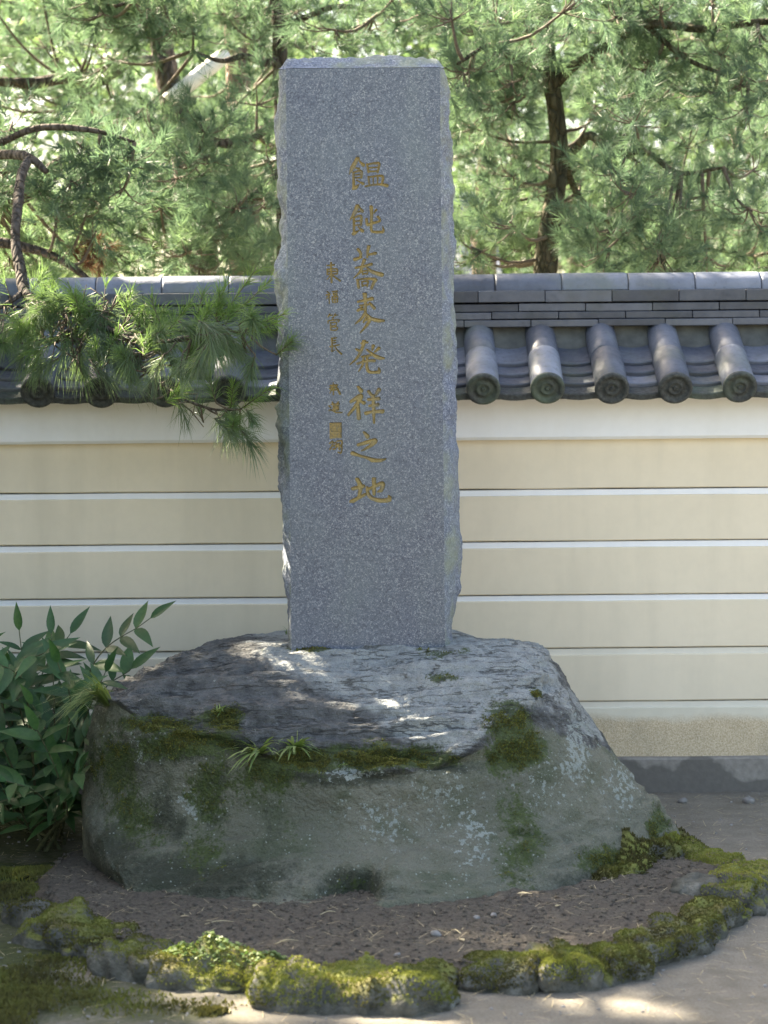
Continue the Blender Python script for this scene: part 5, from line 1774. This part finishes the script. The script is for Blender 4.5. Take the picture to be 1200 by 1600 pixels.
tF.limb([Vector((-3.0, 10.2, 2.6)), P(-80, 240, 9.7), P(0, 222, 9.5), P(60, 200, 9.4), P(140, 203, 9.4), P(210, 222, 9.4)], [.04, .026, .017, .016, .013, .007])
tF.limb([P(85, 482, 8.15), P(65, 530, 8.1), P(115, 530, 8.05), P(184, 546, 7.95), P(268, 611, 7.75), P(326, 638, 7.6), P(375, 640, 7.5)], [.009, .008, .008, .008, .006, .005, .004])
tF.limb([P(38, 455, 8.32), P(0, 480, 8.2), P(-50, 490, 8.1)], [.012, .009, .006])
for z, dx, dy in ((3.6, 1.6, -.6), (4.0, -1.4, -.9), (4.3, 1.5, .9), (4.7, -.9, 1.3), (5.0, 1.5, -.8), (5.3, .2, -1.7), (5.7, 1.2, .8), (6.2, -.9, .6), (6.6, .8, -.8), (4.4, .2, -1.9), (4.9, 2.3, .1)):
    b = Vector((-3.05 - 0.08 * (z - 3.4), 10.2, z))
    tF.limb([b, b + Vector((dx * .45, dy * .45, .12)), b + Vector((dx, dy, .15)), b + Vector((dx * 1.25, dy * 1.25, .05))], [.05, .038, .024, .01])
for (x, y, yy) in [(60, 290, 9.6), (110, 290, 9.5), (90, 330, 9.5), (140, 320, 9.5), (150, 260, 9.5), (200, 250, 9.5), (60, 200, 9.5), (120, 220, 9.4), (20, 190, 9.6), (10, 270, 9.7), (150, 360, 9.6), (-40, 220, 9.7), (-60, 300, 9.8), (190, 300, 9.5)]:
    tF.pad(P(x, y, yy), (.18, .2, .12), 20, 0.35, sd, 0.4)
    sd += 1
for (x, y, yy) in [(30, 350, 10.4), (70, 370, 10.4), (110, 380, 10.5), (60, 410, 10.2), (20, 410, 10.2), (150, 410, 10.2), (-20, 390, 10.2), (190, 400, 10.2), (100, 345, 10.6)]:
    tF.pad(P(x, y, yy), (.18, .25, .12), 20, 0.6, sd, 0.9)  # lighter needles here stand in for sunshine on these sprays
    sd += 1
# crown above the picture: the shade over the monument comes from here
r2 = np.random.default_rng(77)
cnt = 0
while cnt < 330:
    tgt = np.array([r2.uniform(-3.0, 2.1), r2.uniform(4.4, 8.4), r2.uniform(0, 2.6)])
    zc = r2.uniform(4.25, 6.6)
    if tgt[2] > 1.6 and tgt[1] < 6.5: continue
    c = tgt + SD * (zc - tgt[2]) / SD[2]
    if c[2] < 1.65 + 0.215 * c[1] + 0.25 or c[1] < 7.4: continue
    tF.pad(Vector(c), (.30, .30, .12), 24, 0.4, sd, 0.4, 0.10)
    sd += 1
    cnt += 1
for lo_, hi_, k_ in (((-1.1, 6.4, .02), (-.1, 6.9, .5), 70), ((-1.4, 5.2, 0), (.1, 6.3, .1), 40), ((.5, 5.0, 0), (1.7, 7.2, .1), 60), ((-.5, 6.9, .4), (.9, 7.4, .7), 30), ((.5, 4.9, 0), (1.9, 5.7, .05), 60), ((-.6, 5.0, 0), (.5, 5.5, .1), 40), ((-.8, 4.7, 0), (1.0, 5.25, .02), 70)):
    for _k in range(k_):
        tgt = np.array([r2.uniform(a, b) for a, b in zip(lo_, hi_)])
        c = tgt + SD * (r2.uniform(4.2, 6.4) - tgt[2]) / SD[2]
        if c[2] < 1.65 + 0.215 * c[1] + 0.25: continue
        tF.pad(Vector(c), (.30, .30, .12), 24, 0.4, sd, 0.4, 0.10)
        sd += 1
for _k in range(190):      # unseen outer sprays, added to shade the kerb and front ground
    tgt = np.array([r2.uniform(-.9, 1.8) if _k < 90 else r2.uniform(.2, 1.4), r2.uniform(4.75, 5.6) if _k < 90 else r2.uniform(4.8, 5.35), 0.0])
    c = tgt + SD * r2.uniform(5.0, 7.4) / SD[2]
    tF.pad(Vector(c), (.30, .30, .12), 22, 0.4, sd, 0.4, 0.10)
    sd += 1
NCROWN = len(tF.pos)
tF.finish(34, 0.0056, 'needle_far', 6, 0.12, False)

# the hanging bough itself, with long fine needles: own mesh on the same tree
class Bough(Tree):
    def __init__(s, tree):
        s.th, s.bark, s.tw, s.limbs = tree.th, 'bark', MB(), tree.limbs
        s.pos, s.ax, s.L, s.nl, s.var = [], [], [], [], []


bo = Bough(tF)
S = lambda a, b, nl, v, root=None: bo.shoot(P(*a), P(*b), nl, v, None if root is None else P(*root))
# bright upright candles and the long side shoots
S((337, 511, 7.5), (352, 440, 7.45), .085, .75); S((340, 505, 7.5), (400, 420, 7.42), .075, .85); S((345, 510, 7.5), (425, 436, 7.38), .07, .9)
S((383, 515, 7.42), (446, 490, 7.30), .065, .95, (337, 511, 7.5)); S((385, 520, 7.42), (432, 505, 7.3), .07, .85, (337, 511, 7.5)); S((300, 525, 7.6), (318, 455, 7.55), .085, .75); S((260, 530, 7.7), (235, 465, 7.65), .08, .7)
S((249, 534, 7.75), (300, 470, 7.7), .085, .75); S((190, 523, 7.9), (205, 450, 7.85), .08, .65); S((126, 490, 8.05), (105, 440, 8.0), .08, .7); S((126, 490, 8.05), (135, 445, 8.0), .07, .85); S((160, 505, 8.0), (165, 445, 7.95), .08, .6)
S((60, 475, 8.2), (45, 500, 8.1), .09, .45); S((20, 478, 8.2), (8, 440, 8.15), .09, .5); S((0, 480, 8.2), (-30, 450, 8.1), .09, .5); S((85, 482, 8.15), (75, 445, 8.1), .08, .6)
S((375, 640, 7.5), (425, 605, 7.38), .065, .85); S((360, 640, 7.5), (365, 600, 7.45), .06, .8); S((385, 640, 7.45), (396, 660, 7.4), .07, .35); S((350, 640, 7.55), (360, 655, 7.5), .07, .35)
q = np.random.default_rng(9)
line = crom(np.array([tuple(P(*a)) for a in [(0, 480, 8.2), (55, 480, 8.2), (126, 492, 8.05), (190, 523, 7.9), (249, 534, 7.75), (300, 528, 7.6), (345, 514, 7.5), (385, 520, 7.42)]]), 60)
line2 = crom(np.array([tuple(P(*a)) for a in [(65, 530, 8.1), (115, 530, 8.05), (184, 546, 7.95), (225, 575, 7.85), (268, 611, 7.75), (326, 638, 7.6), (375, 640, 7.5)]]), 60)
for k in range(95):
    L_ = line if k % 5 < 3 else line2
    b = L_[int(q.integers(2, len(L_)))]
    off = np.array([q.uniform(-.10, .12), q.uniform(-.12, .10), q.uniform(-.09, .05)])
    p = b + off
    up_ = q.random() < 0.5
    ax = np.array([q.uniform(-.3, .7), q.uniform(-.5, .1), q.uniform(.3, 1.0) if up_ else q.uniform(-1.0, .05)])
    ax /= np.linalg.norm(ax)
    bo.shoot(p, p + ax * q.uniform(.06, .11), q.uniform(.10, .14) if not up_ else .085, q.uniform(.05, .35) if not up_ else q.uniform(.4, .75), b)
for k in range(80):      # needles piled over the coping at the far left and middle
    c = P(q.uniform(-40, 330), q.uniform(425, 590), 8.0)
    if (c.x < P(150, 0, 8).x and q.random() < .5) or True:
        b = line[np.argmin(np.linalg.norm(line - np.array(tuple(c)), axis=1))] if q.random() < .6 else line2[np.argmin(np.linalg.norm(line2 - np.array(tuple(c)), axis=1))]
        p = b * .45 + np.array(tuple(c)) * .55
        ax = np.array([q.uniform(-.6, .6), q.uniform(-.5, .1), q.uniform(-.8, .5)])
        bo.shoot(p, p + ax / np.linalg.norm(ax) * .09, q.uniform(.08, .12), q.uniform(.1, .75), b)
pos, ax_ = np.array(bo.pos), np.array(bo.ax)
V, Fn, a_ = needles(pos, ax_, np.array(bo.L), np.array(bo.nl), 110, 0.0022, np.array(bo.var), 8, 0.20, (14, 62), True)
nd = V.reshape(-1, 5, 3)
mdp = nd[:, 2]
qv = mdp[:, None] - HP[None]
tq = qv @ SD
dq = np.linalg.norm(qv - tq[..., None] * SD, axis=2)
kp = ~((dq < HR * 0.8) & (tq > 0.1)).any(1)
V, a_ = nd[kp].reshape(-1, 3), a_.reshape(-1, 5)[kp].ravel()
kk = (np.arange(kp.sum()) * 5)[:, None]
Fn = np.concatenate([kk + np.array([[0, 1, 2]]), kk + np.array([[0, 2, 3]]), kk + np.array([[3, 2, 4]])])
o = tag(child(link('bough_needles', mesh_np('bough_needles', V, Fn, MAT['needle'], False, {'var': a_})), tF.th), kind='stuff')
child(link('bough_twigs', bo.tw.mesh('bough_twigs', MAT['twig'], True)), tF.th)['kind'] = 'stuff'

# dead brown sprays caught low in the pine
dd_ = np.random.default_rng(3)
pos = np.array([tuple(P(dd_.uniform(115, 165), dd_.uniform(382, 418), 9.7 + dd_.uniform(-.05, .05))) for _ in range(16)])
V, Fn, a_ = needles(pos, dd_.normal(size=(16, 3)), np.full(16, .05), np.full(16, .07), 60, .0028, dd_.random(16), 4, .3, (10, 70), False)
tag(child(link('dead_spray', mesh_np('dead_spray', V, Fn, MAT['dead_needle'], False, {'var': a_})), tF.th), kind='stuff')

# ------------------------------------------------------------------ evergreen bush past the shrub, outside the picture: added to keep this corner dark
bush = empty('shading_bush', (-2.9, 6.5, 0))
tag(bush, 'unseen evergreen bush added past the leafy shrub to shade that corner', 'bush')
mb = MB()
for k in range(5):
    a = k * 1.26
    mb.tube([(-2.9 + .1 * math.cos(a), 6.5 + .1 * math.sin(a), -.05), (-2.9 + .3 * math.cos(a), 6.5 + .5 * math.sin(a), .9), (-2.9 + .5 * math.cos(a), 6.5 + 1.0 * math.sin(a), 2.2)], [.04, .03, .012], 7)
child(link('stem', mb.mesh('stem', MAT['bark'], True)), bush)
rb = np.random.default_rng(31)
nb_ = 30000
d = rb.normal(size=(nb_, 3))
d /= np.linalg.norm(d, axis=1)[:, None]
pb_ = np.array([-2.95, 6.4, 1.3]) + d * np.array([.85, 1.7, 1.4]) * (rb.random(nb_) ** .35)[:, None] * (1 + .25 * fbm(d * 2.5, 3))[:, None]
pb_ = pb_[(pb_[:, 2] > .03) & (pb_[:, 0] < -0.19 * pb_[:, 1] - 0.35)]
V, Fb, vb = fronds(pb_, d[:len(pb_)] * .5 + np.array([0, 0, .3]), .075, .04, .3 * rb.random(len(pb_)), 32)
tag(child(link('crown', mesh_np('crown', V, Fb, MAT['grass'], False, {'var': vb})), bush), kind='stuff')

# ------------------------------------------------------------------ temple hall far behind (its ridge end shows between the trunks)
HY = 20.0
hall = empty('temple_hall', (P(700, 300, HY).x, HY + 2.5, 0))
tag(hall, 'temple hall with a grey tiled roof glimpsed beyond the pines', 'building')
hx0, hx1 = P(470, 300, HY).x, P(795, 300, HY).x
hz = P(795, 300, HY).z
mb = MB()
mb.box((hx0 + .3, HY + .6, -.1), (hx1 - .3, HY + 4.4, hz - 1.0))
child(link('wall', mb.mesh('wall', MAT['hall_wall'])), hall)
mb = MB()
n_ = 10
ys = np.linspace(0, 1, n_)
Vr = []
for x in (hx0, hx1):
    for s in (-1, 1):
        for t in ys: Vr.append((x, HY + 2.5 + s * 3.0 * t, hz - 1.5 * t ** 0.85))
for x in (hx0, hx1):
    for s in (-1, 1):
        for t in ys: Vr.append((x, HY + 2.5 + s * 3.0 * t, hz - 1.5 * t ** 0.85 - 0.12))
fs_ = []
for s in (0, 1):
    for t in range(n_ - 1):
        a0, a1 = s * n_ + t, 2 * n_ + s * n_ + t
        fs_.append((a0, a1, a1 + 1, a0 + 1))
        fs_.append((a0 + 40, a0 + 41, a1 + 41, a1 + 40))
        fs_ += [(a0, a0 + 1, a0 + 41, a0 + 40), (a1, a1 + 40, a1 + 41, a1 + 1)]
mb.add(Vr, fs_)
hroof = child(link('roof', mb.mesh('roof', MAT['tile'])), hall)
mb = MB()
mb.tube([(hx0, HY + 2.5, hz + .10), (hx1, HY + 2.5, hz + .10)], [.14, .14], 10)
r1 = link('ridge', mb.mesh('ridge', MAT['tile'], True), hroof)
mb = MB()
mb.tube([(hx1 + .02, HY + 2.5, hz - .08), (hx1 + .02, HY + 2.5, hz + .16), (hx1 + .0, HY + 2.5, hz + .34)], [.10, .13, .05], 10)
link('ridge_end_ornament', mb.mesh('ridge_end_ornament', MAT['tile'], True), hroof)

# ------------------------------------------------------------------ the wood far behind: one leafy mass
def leaf_cloud(centres, radii, per, size, seed, name, label, mat='leaf_far', base=0.5):
    r = np.random.default_rng(seed)
    n_ = len(centres) * per
    c = np.repeat(np.array(centres), per, 0)
    rd = np.repeat(np.array(radii), per, 0)
    d = r.normal(size=(n_, 3))
    d /= np.linalg.norm(d, axis=1)[:, None]
    p = c + d * rd * (r.random(n_) ** 0.4)[:, None]
    t_ = r.normal(size=(n_, 3)) + np.array([0, 0, .4])
    t_ /= np.linalg.norm(t_, axis=1)[:, None]
    a1 = np.cross(t_, r.normal(size=(n_, 3)))
    a1 /= np.linalg.norm(a1, axis=1)[:, None]
    b1 = np.cross(t_, a1)
    s = (size * (0.6 + 0.8 * r.random(n_)))[:, None]
    V = np.stack([p - a1 * s, p - b1 * s * .45, p + a1 * s, p + b1 * s * .45], 1).reshape(-1, 3)
    F = (np.arange(n_) * 4)[:, None] + np.arange(4)[None]
    va_ = np.clip(base + 0.25 * r.normal(size=n_), 0, 1)
    tag(link(name, mesh_np(name, V, F, MAT[mat], False, {'var': np.repeat(va_, 4)})), label, 'wood', kind='stuff')


cs, rs = [], []
r3 = np.random.default_rng(21)
for k in range(480):
    y = r3.uniform(24, 36)
    x = r3.uniform(-11, 11)
    z = r3.uniform(0.5, 9.5)
    if z > 8.2 and r3.random() < .6: continue
    cs.append((x, y, z))
    rs.append((r3.uniform(.7, 1.3), r3.uniform(.7, 1.3), r3.uniform(.5, .9)))
leaf_cloud(cs, rs, 420, 0.075, 22, 'far_wood', 'sunlit yellow-green broadleaf wood far behind the pines')
